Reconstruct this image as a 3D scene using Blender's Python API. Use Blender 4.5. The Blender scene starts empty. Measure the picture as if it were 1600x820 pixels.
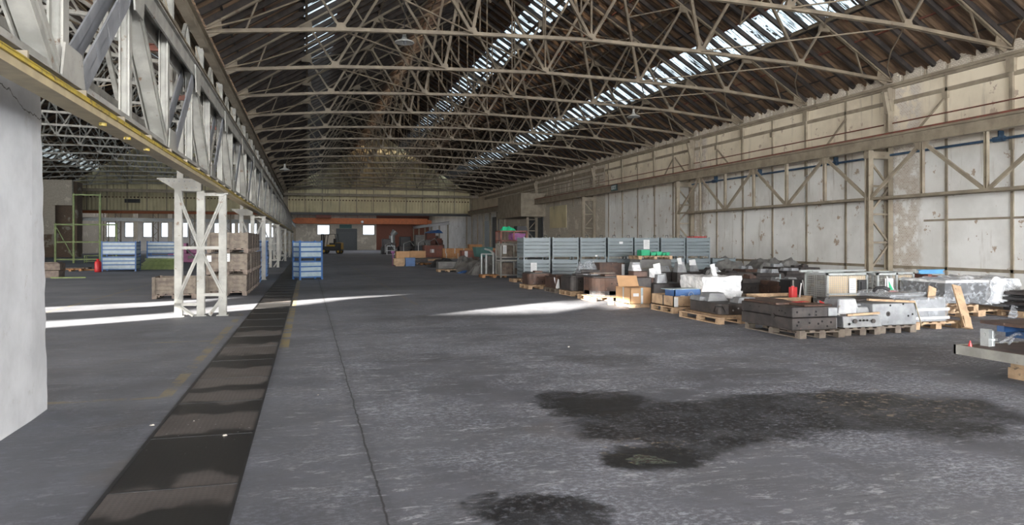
import bpy, bmesh, math, random
from mathutils import Vector, Matrix
random.seed(7)
S = bpy.context.scene
COL = S.collection
PI = math.pi
# ------------------------------------------------------------------ camera, sky, sun, exposure
FPX, HOR, TH = 1140.0, 377.0, math.atan(319/1140.0)
CT, ST = math.cos(TH), math.sin(TH)
EYE = 1.75
cam = bpy.data.objects.new('camera', bpy.data.cameras.new('camera')); COL.objects.link(cam)
cam.location = (0, 0, EYE); cam.rotation_euler = (PI/2, 0, -TH)
cam.data.sensor_width = 36; cam.data.lens = 36*FPX/1600; cam.data.shift_y = -(410-HOR)/1600
cam.data.clip_end = 600; S.camera = cam
S.view_settings.view_transform = 'Standard'; S.view_settings.look = 'None'
S.view_settings.gamma = 1; S.view_settings.use_curve_mapping = False
S.view_settings.exposure = 0.0
w = bpy.data.worlds.new('sky'); S.world = w; w.use_nodes = True
w.node_tree.nodes['Background'].inputs[0].default_value = (.86, .94, 1, 1)
w.node_tree.nodes['Background'].inputs[1].default_value = 3.2
SUNT = .14                       # tangent of the sun's elevation
SUNX, SUNY = .79, .613
sl = bpy.data.lights.new('sun', 'SUN'); sl.energy = 120; sl.angle = math.radians(.4); sl.color = (1, .93, .82)
so = bpy.data.objects.new('sun', sl); COL.objects.link(so)
so.rotation_euler = Vector((SUNX, SUNY, -SUNT)).to_track_quat('-Z', 'Y').to_euler()
def area(name, loc, d, sx, sy, e, c=(1, 1, 1)):
    l = bpy.data.lights.new(name, 'AREA'); l.shape = 'RECTANGLE'; l.size = sx; l.size_y = sy; l.energy = e; l.color = c
    o = bpy.data.objects.new(name, l); COL.objects.link(o); o.location = loc
    o.rotation_euler = Vector(d).to_track_quat('-Z', 'Y').to_euler()
    return o
# added fill lamps for daylight from behind the camera and the left hall side
area('rear_fill', (9, -23.2, 4.2), (.12, 1, .0), 24, 7, 13500, (.96, .98, 1))
area('left_side_fill', (-30.6, 30, 4.6), (1, .05, .12), 70, 5, 19000, (1, .97, .93))
area('rear_left_fill', (-16, -23.2, 4.2), (0, 1, .1), 20, 7, 8500, (1, .98, .95))
area('right_wall_fill', (14, -23, 4), (.35, 1, .02), 14, 6, 9500, (.95, .98, 1))  # added fill to whiten the right wall

# added fill lamps that brighten the far bays beyond the screens
area('far_bay_fill', (10, 130, 7.5), (0, 0, -1), 22, 30, 1300, (.97, .98, 1))
area('far_left_bay_fill', (-22, 130, 7.5), (0, 0, -1), 30, 30, 1900, (.97, .98, 1))

# ------------------------------------------------------------------ node helper
class NT:
    def __init__(s, name):
        s.m = bpy.data.materials.new(name); s.m.use_nodes = True
        s.t = s.m.node_tree; s.b = s.t.nodes['Principled BSDF']; s._p = None; s._o = None
    def node(s, k, **kw):
        n = s.t.nodes.new(k)
        for a, b in kw.items(): setattr(n, a, b)
        return n
    def put(s, sock, v):
        if isinstance(v, bpy.types.NodeSocket): s.t.links.new(v, sock)
        elif isinstance(v, (tuple, list)) and len(v) == 3 and sock.type == 'RGBA': sock.default_value = (*v, 1)
        else: sock.default_value = v
    def pos(s):
        if not s._p: s._p = s.node('ShaderNodeNewGeometry').outputs['Position']
        return s._p
    def obj(s):
        if not s._o: s._o = s.node('ShaderNodeTexCoord').outputs['Object']
        return s._o
    def sep(s, v):
        n = s.node('ShaderNodeSeparateXYZ'); s.put(n.inputs[0], v); return n.outputs
    def vec(s, x, y, z):
        n = s.node('ShaderNodeCombineXYZ')
        for i, q in enumerate((x, y, z)): s.put(n.inputs[i], q)
        return n.outputs[0]
    def scl(s, v, sc):
        n = s.node('ShaderNodeVectorMath', operation='MULTIPLY'); s.put(n.inputs[0], v); n.inputs[1].default_value = sc
        return n.outputs[0]
    def noise(s, v, sc=5, det=4, ro=.55, dist=0):
        n = s.node('ShaderNodeTexNoise'); s.put(n.inputs['Vector'], v)
        n.inputs['Scale'].default_value = sc; n.inputs['Detail'].default_value = det
        n.inputs['Roughness'].default_value = ro; n.inputs['Distortion'].default_value = dist
        return n.outputs[0]
    def ma(s, op, a, b=0, c=None):
        n = s.node('ShaderNodeMath', operation=op); s.put(n.inputs[0], a); s.put(n.inputs[1], b)
        if c is not None: s.put(n.inputs[2], c)
        return n.outputs[0]
    def st(s, x, a, b, lo=0, hi=1):          # smooth step
        n = s.node('ShaderNodeMapRange', interpolation_type='SMOOTHSTEP')
        s.put(n.inputs[0], x); n.inputs[1].default_value = a; n.inputs[2].default_value = b
        n.inputs[3].default_value = lo; n.inputs[4].default_value = hi
        return n.outputs[0]
    def mix(s, f, a, b):
        n = s.node('ShaderNodeMix', data_type='RGBA'); s.put(n.inputs[0], f)
        s.put(n.inputs[6], a); s.put(n.inputs[7], b)
        return n.outputs[2]
    def bump(s, h, st=.3, d=.02):
        n = s.node('ShaderNodeBump'); n.inputs['Strength'].default_value = st; n.inputs['Distance'].default_value = d
        s.put(n.inputs['Height'], h); s.put(s.b.inputs['Normal'], n.outputs[0])
    def fin(s, c=None, r=None, me=None):
        if c is not None: s.put(s.b.inputs['Base Color'], c)
        if r is not None: s.put(s.b.inputs['Roughness'], r)
        if me is not None: s.put(s.b.inputs['Metallic'], me)
        return s.m
def mt(name, a, b=None, r=.6, me=0, sc=4, c=None, camt=.6, st=None, bump=0, stretch=(1, 1, 1)):
    """paint / metal / wood with a second tone in noise and optional worn patches c"""
    n = NT(name); b = b or tuple(x*.75 for x in a)
    v = n.scl(n.obj(), stretch) if stretch != (1, 1, 1) else n.obj()
    f = n.noise(v, sc, 5, .6)
    col = n.mix(n.st(f, .35, .65), a, b)
    if c:
        g = n.noise(v, sc*2.3, 6, .65)
        col = n.mix(n.st(g, camt, camt+.06), col, c)
    if bump: n.bump(f, bump, .02)
    return n.fin(col, r, me)
M = {}
M['steel'] = mt('cream_painted_steel', (.30, .255, .19), (.21, .175, .13), .6, 0, 1.5, (.13, .09, .06), .66)
M['truss_steel'] = mt('warm_grey_truss_paint', (.205, .165, .115), (.135, .107, .075), .6, 0, 1.5, (.10, .065, .04), .64)
M['white_steel'] = mt('white_painted_steel', (.34, .33, .30), (.23, .225, .205), .55, 0, 2.5, (.15, .10, .07), .62)
M['grey_steel'] = mt('grey_riveted_steel', (.22, .225, .24), (.16, .165, .18), .5, 0, 3, (.4, .4, .4), .66)
M['yellow'] = mt('yellow_paint', (.48, .35, .05), (.33, .25, .06), .6, 0, 4, (.16, .12, .07), .54)
M['tan'] = mt('tan_paint', (.42, .35, .22), (.34, .28, .18), .6)
M['rust'] = mt('rust_red_paint', (.19, .055, .035), (.12, .05, .035), .65)
M['orange'] = mt('orange_crane_paint', (.40, .11, .03), (.30, .085, .025), .6)
M['blue'] = mt('blue_paint', (.035, .115, .30), (.03, .09, .24), .45, 0, 5, (.1, .1, .12), .68)
M['lightblue'] = mt('light_blue_paint', (.10, .30, .52), (.08, .24, .42), .5)
M['bluepipe'] = mt('dark_blue_pipe_paint', (.05, .10, .17), (.03, .06, .1), .5)
M['slate'] = mt('slate_grey_paint', (.17, .20, .215), (.145, .172, .185), .45, 0, 2, (.24, .25, .25), .69)
M['panel'] = mt('pale_grey_sheet', (.38, .46, .50), (.31, .38, .41), .35, 0, 4)
M['wood'] = mt('pale_pallet_wood', (.48, .335, .21), (.33, .225, .14), .8, 0, 5, (.16, .12, .09), .60, stretch=(1, 1, 1))
M['oldwood'] = mt('weathered_wood', (.21, .165, .135), (.12, .095, .08), .85, 0, 5, (.1, .08, .07), .62)
M['greywood'] = mt('greyed_pallet_wood', (.20, .168, .135), (.115, .094, .078), .85, 0, 5)
M['darkwood'] = mt('dark_rafter_wood', (.045, .034, .028), (.025, .02, .018), .85, 0, 3)
M['card'] = mt('brown_cardboard', (.46, .27, .14), (.40, .235, .12), .8, 0, 3)
M['crate'] = mt('orange_crate_wood', (.42, .21, .09), (.33, .16, .065), .75, 0, 5)
M['die'] = mt('dark_oiled_steel', (.036, .032, .032), (.068, .058, .055), .45, .3, 4, (.12, .07, .05), .64, bump=.2)
M['rusty'] = mt('brown_rusted_steel', (.11, .062, .045), (.06, .038, .032), .5, .3, 4, (.22, .16, .13), .62, bump=.2)
M['bare'] = mt('bare_machined_steel', (.36, .37, .385), (.25, .26, .275), .38, .5, 4, (.14, .13, .125), .63, bump=.15)
M['galv'] = mt('galvanised_steel', (.42, .44, .44), (.34, .36, .36), .4, .5, 8)
M['black'] = mt('black_paint', (.018, .018, .02), (.03, .03, .032), .5)
M['hole'] = mt('deep_hole_black', (.006, .006, .006), (.006, .006, .006), .9)
M['paper'] = mt('white_paper', (.64, .64, .64), (.56, .56, .57), .8)
M['ink'] = mt('grey_print_ink', (.25, .25, .27), (.3, .3, .3), .8)
M['green'] = mt('green_plastic', (.02, .40, .19), (.015, .33, .15), .4)
M['teal'] = mt('teal_paint', (.05, .14, .13), (.04, .11, .10), .5)
M['olive'] = mt('olive_green_paint', (.22, .28, .10), (.16, .21, .08), .55)
M['red'] = mt('red_plastic', (.52, .02, .025), (.42, .02, .02), .4)
M['purple'] = mt('purple_cloth', (.21, .07, .19), (.17, .06, .16), .7)
M['mauve'] = mt('mauve_paint', (.35, .1, .24), (.25, .08, .18), .5)
M['tarp'] = mt('grey_tarpaulin', (.17, .165, .155), (.11, .105, .10), .55, 0, 3, bump=.5)
M['film'] = mt('milky_stretch_film', (.60, .61, .63), (.32, .33, .345), .18, 0, 3.5, (.85, .86, .88), .56, bump=.6)
M['whitefilm'] = mt('white_stretch_film', (.84, .84, .84), (.55, .56, .57), .25, 0, 4, bump=.6)
M['truck'] = mt('forklift_yellow', (.50, .30, .03), (.42, .25, .03), .4)
M['rubber'] = mt('black_rubber', (.02, .02, .02), (.03, .03, .03), .8)
M['lampshade'] = mt('enamel_lamp_shade', (.35, .35, .33), (.3, .3, .28), .4)
M['shutter'] = mt('dark_grey_shutter', (.075, .085, .09), (.06, .07, .075), .5)
M['ply'] = mt('plywood_sheet', (.56, .44, .30), (.50, .39, .26), .75, 0, 2)
M['block'] = mt('white_limewashed_masonry', (.62, .63, .64), (.52, .53, .54), .85, 0, 1.2, (.40, .37, .33), .70, bump=.3)
M['debris'] = mt('mortar_crumbs', (.5, .47, .42), (.4, .37, .33), .9)

def wire_mat():
    n = NT('steel_wire'); return n.fin((.35, .35, .33), .5, .3)
M['wire'] = wire_mat()

def corr(name, a, b, vert=1, period=.18):
    n = NT(name); p = n.pos(); sp = n.sep(p)
    f = n.noise(p, .6, 5, .6); g = n.noise(n.scl(p, (3, 3, .25)), 1.2, 4, .6)
    col = n.mix(n.st(f, .35, .65), a, b)
    col = n.mix(n.st(g, .60, .72), col, tuple(x*.55 for x in b))
    return n.fin(col, .65)
M['cladding'] = corr('cream_corrugated_cladding', (.68, .60, .38), (.58, .51, .32))
def roof_mat():
    n = NT('brown_roof_sheet'); p = n.pos()
    f = n.noise(n.scl(p, (.35, 2.2, .35)), 1.3, 5, .65)
    g = n.noise(p, 1.1, 5, .6)
    c = n.mix(n.st(f, .38, .62), (.075, .048, .032), (.26, .17, .105))
    c = n.mix(n.st(g, .62, .68), c, (.13, .055, .032))
    return n.fin(c, .85)
M['roof'] = roof_mat()
def sky_pane(name='dirty_wired_skylight', tr=(.66, .74, .78), tlc=(.36, .40, .42), share=.72):
    n = NT(name); p = n.pos(); sp = n.sep(p)
    # grime lines run down the slope, so they vary quickly along the hall
    g = n.noise(n.scl(p, (.35, 4.5, .35)), 2.2, 5, .7)
    d = n.noise(p, 2.2, 4, .6)
    dirt = n.ma('MAXIMUM', n.st(g, .51, .57), n.st(d, .60, .66))
    t = n.node('ShaderNodeBsdfTransparent'); t.inputs[0].default_value = (*tr, 1)
    tl = n.node('ShaderNodeBsdfTranslucent'); tl.inputs[0].default_value = (*tlc, 1)
    gl = n.node('ShaderNodeMixShader'); gl.inputs[0].default_value = share
    n.t.links.new(t.outputs[0], gl.inputs[1]); n.t.links.new(tl.outputs[0], gl.inputs[2])
    df = n.node('ShaderNodeBsdfDiffuse'); df.inputs[0].default_value = (.07, .065, .055, 1)
    mx = n.node('ShaderNodeMixShader'); n.t.links.new(dirt, mx.inputs[0])
    n.t.links.new(gl.outputs[0], mx.inputs[1]); n.t.links.new(df.outputs[0], mx.inputs[2])
    n.t.links.new(mx.outputs[0], n.t.nodes['Material Output'].inputs[0])
    return n.m
M['skylight'] = sky_pane()
M['glow_skylight'] = sky_pane('glow_tinted_skylight', (.40, .36, .32), (.085, .048, .022), .93)  # orange tint puts a warm sun glow into the strip beside the ridge
def glass_mat():
    n = NT('frosted_window_pane')
    t = n.node('ShaderNodeBsdfTransparent'); t.inputs[0].default_value = (.95, .97, 1, 1)
    tl = n.node('ShaderNodeBsdfTranslucent'); tl.inputs[0].default_value = (.9, .93, .97, 1)
    mx = n.node('ShaderNodeMixShader'); mx.inputs[0].default_value = .3
    n.t.links.new(t.outputs[0], mx.inputs[1]); n.t.links.new(tl.outputs[0], mx.inputs[2])
    n.t.links.new(mx.outputs[0], n.t.nodes['Material Output'].inputs[0])
    return n.m
M['glass'] = glass_mat()
def clear_film():
    n = NT('clear_plastic_wrap'); b = n.b
    f = n.noise(n.obj(), 7, 5, .65, .8); n.bump(f, .35, .02)
    n.fin((.50, .52, .55), .22)
    n.put(b.inputs['Alpha'], n.st(f, .42, .66, .22, .60))
    return n.m
M['clear'] = clear_film()

def plaster():
    n = NT('peeling_white_wall_paint'); p = n.pos(); sp = n.sep(p)
    f = n.noise(p, .45, 6, .62); g = n.noise(p, 1.5, 7, .68); h = n.noise(n.scl(p, (3, 3, .3)), .9, 5, .65)
    up = n.st(sp[2], 4.6, 6.6)
    base = n.mix(up, (.78, .78, .76), (.70, .625, .49))
    base2 = n.mix(up, (.66, .655, .63), (.56, .49, .38))
    c = n.mix(n.st(f, .40, .66), base, base2)
    c = n.mix(n.ma('MULTIPLY', n.st(h, .55, .72), .6), c, (.33, .28, .22))
    c = n.mix(n.st(g, .615, .63), c, (.42, .34, .27))
    # worn strips of bare brick beside the columns
    y = sp[1]
    m = 0
    for yc in (25.0, 41.6):
        q = n.ma('SUBTRACT', 1, n.st(n.ma('ABSOLUTE', n.ma('SUBTRACT', y, yc)), .5, 1.1))
        m = n.ma('ADD', m, q)
    br = n.node('ShaderNodeTexBrick'); n.put(br.inputs['Vector'], n.vec(sp[1], sp[2], 0))
    br.inputs['Scale'].default_value = 4; br.inputs['Color1'].default_value = (.52, .47, .41, 1)
    br.inputs['Color2'].default_value = (.40, .33, .27, 1); br.inputs['Mortar'].default_value = (.62, .60, .55, 1)
    br.inputs['Mortar Size'].default_value = .03
    c = n.mix(n.ma('MULTIPLY', n.ma('MINIMUM', m, 1), n.st(g, .40, .52)), c, br.outputs[0])
    n.bump(g, .25, .02)
    return n.fin(c, .8)
M['plaster'] = plaster()
def brick(name, c1, c2, mo, peel=(.62, .60, .55), amt=.5):
    n = NT(name); p = n.pos(); sp = n.sep(p)
    br = n.node('ShaderNodeTexBrick'); n.put(br.inputs['Vector'], n.vec(n.ma('ADD', sp[0], sp[1]), sp[2], 0))
    br.inputs['Scale'].default_value = 3.6; br.inputs['Color1'].default_value = (*c1, 1)
    br.inputs['Color2'].default_value = (*c2, 1); br.inputs['Mortar'].default_value = (*mo, 1)
    br.inputs['Mortar Size'].default_value = .03
    g = n.noise(p, .55, 6, .65)
    c = n.mix(n.st(g, amt, amt+.05), br.outputs[0], peel)
    n.bump(br.outputs['Fac'], -.5, .02)
    return n.fin(c, .85)
M['whitebrick'] = brick('white_painted_brick', (.62, .57, .48), (.50, .45, .37), (.33, .29, .24), (.66, .61, .52), .56)
M['brick'] = brick('bare_brown_brick', (.20, .12, .08), (.13, .085, .06), (.22, .19, .15), (.36, .33, .27), .56)
M['redbrick'] = brick('red_brick', (.26, .09, .055), (.20, .07, .045), (.15, .09, .07), (.3, .12, .08), .7)

def P(px, py, z=0):
    """world point at height z seen at photograph pixel (px, py) - used once to measure positions on the ground"""
    d = FPX*(EYE-z)/(py-HOR); u = (px-800)/FPX*d
    return (ST*d+CT*u, CT*d-ST*u)

def floor_mat():
    n = NT('worn_grey_concrete'); p = n.pos(); sp = n.sep(p); x, y = sp[0], sp[1]
    big = n.noise(p, .22, 5, .6); mid = n.noise(p, 1.1, 6, .65); fine = n.noise(p, 9, 5, .7)
    c = n.mix(n.st(big, .35, .65), (.112, .118, .138), (.172, .180, .206))
    c = n.mix(n.ma('MULTIPLY', n.st(mid, .45, .7), .5), c, (.20, .21, .25))
    grain = n.noise(n.scl(p, (1, 1.4, 1)), 17, 8, .8)
    frost = n.ma('MULTIPLY', n.st(grain, .47, .60), n.st(n.noise(p, .75, 7, .7), .42, .60))
    frost = n.ma('MULTIPLY', frost, n.ma('MULTIPLY', n.st(x, -.6, 1.2, .25, 1), n.st(y, 8, 24, 1, .35)))
    c = n.mix(n.ma('MULTIPLY', frost, .9), c, (.41, .44, .52))
    c = n.mix(n.ma('MULTIPLY', n.st(grain, .30, .42, 1, 0), .4), c, (.045, .045, .055))
    c = n.mix(n.ma('MULTIPLY', n.st(fine, .55, .75), .3), c, (.05, .05, .055))
    # pale scuffs: short streaks lying across the hall, denser on the right of the joint and near the front
    sx = n.scl(p, (.9, 2.2, 1)); s1 = n.noise(sx, 4.2, 10, .80, .25); s2 = n.noise(sx, .8, 3, .5)
    zone = n.ma('MULTIPLY', n.st(x, -.9, .6, .25, 1), n.st(y, 9, 26, 1, .25))
    sc = n.ma('MULTIPLY', n.ma('MULTIPLY', n.st(s1, .545, .61), n.st(s2, .36, .56)), zone)
    c = n.mix(n.ma('MULTIPLY', sc, .8), c, (.50, .52, .58))
    # thin hairlike scratches
    s3 = n.noise(n.scl(p, (.5, 6, 1)), 1.6, 8, .75, 1.2)
    hair = n.ma('MULTIPLY', n.st(n.ma('ABSOLUTE', n.ma('SUBTRACT', s3, .5)), 0, .012, 1, 0), n.st(s2, .46, .58))
    c = n.mix(n.ma('MULTIPLY', n.ma('MULTIPLY', hair, zone), .6), c, (.42, .44, .47))
    rust = n.st(n.noise(p, .5, 4, .6, 1), .60, .72)
    c = n.mix(n.ma('MULTIPLY', rust, .25), c, (.16, .13, .10))
    # oil stains
    wx = n.ma('MULTIPLY', n.ma('SUBTRACT', n.noise(p, .9, 5, .65), .5), 1.5)
    wy = n.ma('MULTIPLY', n.ma('SUBTRACT', n.noise(n.scl(p, (1, 1, 1)), 1.3, 5, .65, .5), .5), 1.2)
    X, Y = n.ma('ADD', x, wx), n.ma('ADD', y, wy)
    def blob(cx, cy, rx, ry, soft=.35):
        a = n.ma('POWER', n.ma('DIVIDE', n.ma('SUBTRACT', X, cx), rx), 2)
        b = n.ma('POWER', n.ma('DIVIDE', n.ma('SUBTRACT', Y, cy), ry), 2)
        return n.st(n.ma('ADD', a, b), 1+soft, 1-soft)
    st = None
    for px, py, rx, ry in ((935, 632, .62, .75), (1020, 660, .8, .55), (1120, 655, 1.0, .8), (1240, 640, 1.05, .9),
                           (1350, 640, 1.1, 1.0), (1450, 645, .9, .8), (1025, 712, .42, .42), (1090, 690, .5, .5), (860, 800, .5, .3)):
        cx, cy = P(px, py); q = blob(cx, cy, rx, ry)
        st = q if st is None else n.ma('MAXIMUM', st, q)
    speck = n.st(n.noise(p, 16, 6, .78), .62, .48, .45, 1)
    edge = n.st(n.noise(p, 2, 6, .7), .32, .55, .70, 1)
    c = n.mix(n.ma('MULTIPLY', n.ma('MULTIPLY', st, speck), edge), c, (.016, .017, .020))
    # gritty tan crumbs inside the stain
    for px, py, r in ((1385, 628, .75), (1015, 700, .35)):
        cx, cy = P(px, py); q = n.ma('MULTIPLY', blob(cx, cy, r, r, .6), n.st(n.noise(p, 10, 6, .75), .55, .62))
        c = n.mix(n.ma('MULTIPLY', q, .75), c, (.36, .30, .21))
    # puddle
    cx, cy = P(1022, 714); pud = blob(cx, cy, .19, .17, .2)
    core = n.ma('MAXIMUM', blob(*P(940, 634), .42, .42, .4), blob(*P(1020, 712), .40, .34, .4))
    c = n.mix(n.ma('MULTIPLY', core, .8), c, (.011, .012, .013))
    c = n.mix(n.ma('MULTIPLY', pud, n.st(grain, .50, .54)), c, (.16, .20, .15))
    # smaller faint stains and tyre darkening further on
    for px, py, rx, ry, k in ((950, 560, .7, .5, .5), (720, 495, 2.2, .6, .35), (1150, 585, 1.0, .35, .35), (640, 560, .7, .5, .25), (560, 450, 3.5, 1.6, .3)):
        cx, cy = P(px, py); c = n.mix(n.ma('MULTIPLY', blob(cx, cy, rx, ry, .7), k), c, (.05, .05, .052))
    # long expansion joint and cross joints
    jx = n.ma('SUBTRACT', n.ma('ADD', x, n.ma('MULTIPLY', n.ma('SUBTRACT', n.noise(p, 3, 4, .6), .5), .06)), .475)
    j = n.st(n.ma('ABSOLUTE', jx), .003, .013, 1, 0)
    c = n.mix(n.ma('MULTIPLY', j, .75), c, (.028, .028, .03))
    c = n.mix(n.ma('MULTIPLY', n.st(n.ma('ABSOLUTE', jx), .02, .12, 1, 0), .18), c, (.03, .03, .03))
    for yy in (6.02, 11.6, 29.4):
        j2 = n.ma('MULTIPLY', n.st(n.ma('ABSOLUTE', n.ma('SUBTRACT', y, yy)), .004, .02, 1, 0), n.st(x, -2.2, -2.4))
        c = n.mix(n.ma('MULTIPLY', j2, .5), c, (.05, .05, .05))
    for yy in (9.5, 31.0, 48.0):
        j2 = n.ma('MULTIPLY', n.st(n.ma('ABSOLUTE', n.ma('SUBTRACT', y, yy)), .004, .03, 1, 0), n.st(x, .5, .6))
        c = n.mix(n.ma('MULTIPLY', j2, .3), c, (.06, .06, .06))
    # worn yellow lines
    wear = n.st(n.noise(p, 2.2, 6, .7), .42, .56)
    def line(axis, at, hw, lo, hi, k):
        a = x if axis == 0 else y; b = y if axis == 0 else x
        f = n.ma('MULTIPLY', n.st(n.ma('ABSOLUTE', n.ma('SUBTRACT', a, at)), hw, hw+.02, 1, 0), n.ma('MULTIPLY', n.st(b, lo, lo+.1), n.st(b, hi-.1, hi, 1, 0)))
        return n.ma('MULTIPLY', n.ma('MULTIPLY', f, wear), k)
    for a in ((0, -.38, .065, 12.5, 45, .75), (0, -1.55, .06, 8.9, 19, .5), (1, 8.95, .05, -7, -1.55, .4), (1, 13.8, .04, -2.6, -1.6, .45),
              (0, -6.2, .05, 18, 60, .4), (1, 26, .05, -20, -3.5, .4), (1, 34, .05, -20, -3.5, .4), (0, 2.9, .05, 20, 60, .2)):
        c = n.mix(line(*a), c, (.32, .25, .10))
    n.bump(n.ma('ADD', mid, n.ma('MULTIPLY', grain, .5)), .3, .02)
    r = n.st(mid, .3, .7, .58, .78)
    r = n.mix(st, r, (.50, .50, .50)); r = n.mix(pud, r, (.12, .12, .12))
    return n.fin(c, r)
M['floor'] = floor_mat()

def plate_mat():
    n = NT('chequered_cover_plate'); p = n.pos(); sp = n.sep(p); x, y = sp[0], sp[1]
    f = n.noise(p, 1.4, 5, .65); g = n.noise(p, 12, 4, .7)
    c = n.mix(n.st(f, .35, .65), (.10, .088, .082), (.14, .125, .118))
    c = n.mix(n.ma('MULTIPLY', n.st(g, .5, .7), .3), c, (.14, .12, .11))
    # wet oily bands lying across the plates
    wob = n.ma('MULTIPLY', n.ma('SUBTRACT', n.noise(n.scl(p, (1.3, .8, 1)), 1.5, 4, .5), .5), 1.3)
    Y = n.ma('ADD', y, wob); wet = 0
    for a, b in ((4.7, 5.2), (5.75, 7.2), (8.0, 8.5), (9.1, 9.5), (10.7, 11.9), (13.2, 14.2), (15.0, 22.0), (23.5, 60)):
        m = n.ma('MULTIPLY', n.st(Y, a-.08, a+.08), n.st(Y, b-.08, b+.08, 1, 0)); wet = n.ma('MAXIMUM', wet, m)
    c = n.mix(n.ma('MULTIPLY', wet, .95), c, (.010, .0095, .0095))
    dots = n.st(n.noise(p, 22, 2, .5), .70, .74)
    c = n.mix(n.ma('MULTIPLY', dots, n.ma('MULTIPLY', n.st(y, 6.3, 6.8), n.st(y, 7.6, 8, 1, 0))), c, (.4, .4, .4))
    chk = n.node('ShaderNodeTexChecker'); n.put(chk.inputs[0], n.vec(n.ma('ADD', x, y), n.ma('SUBTRACT', x, y), 0)); chk.inputs['Scale'].default_value = 24
    c = n.mix(n.ma('MULTIPLY', chk.outputs[1], .22), c, (.03, .028, .028))
    n.bump(chk.outputs[1], .4, .006)
    return n.fin(c, n.mix(wet, (.6, .6, .6), (.48, .48, .48)))
M['plates'] = plate_mat()

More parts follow.
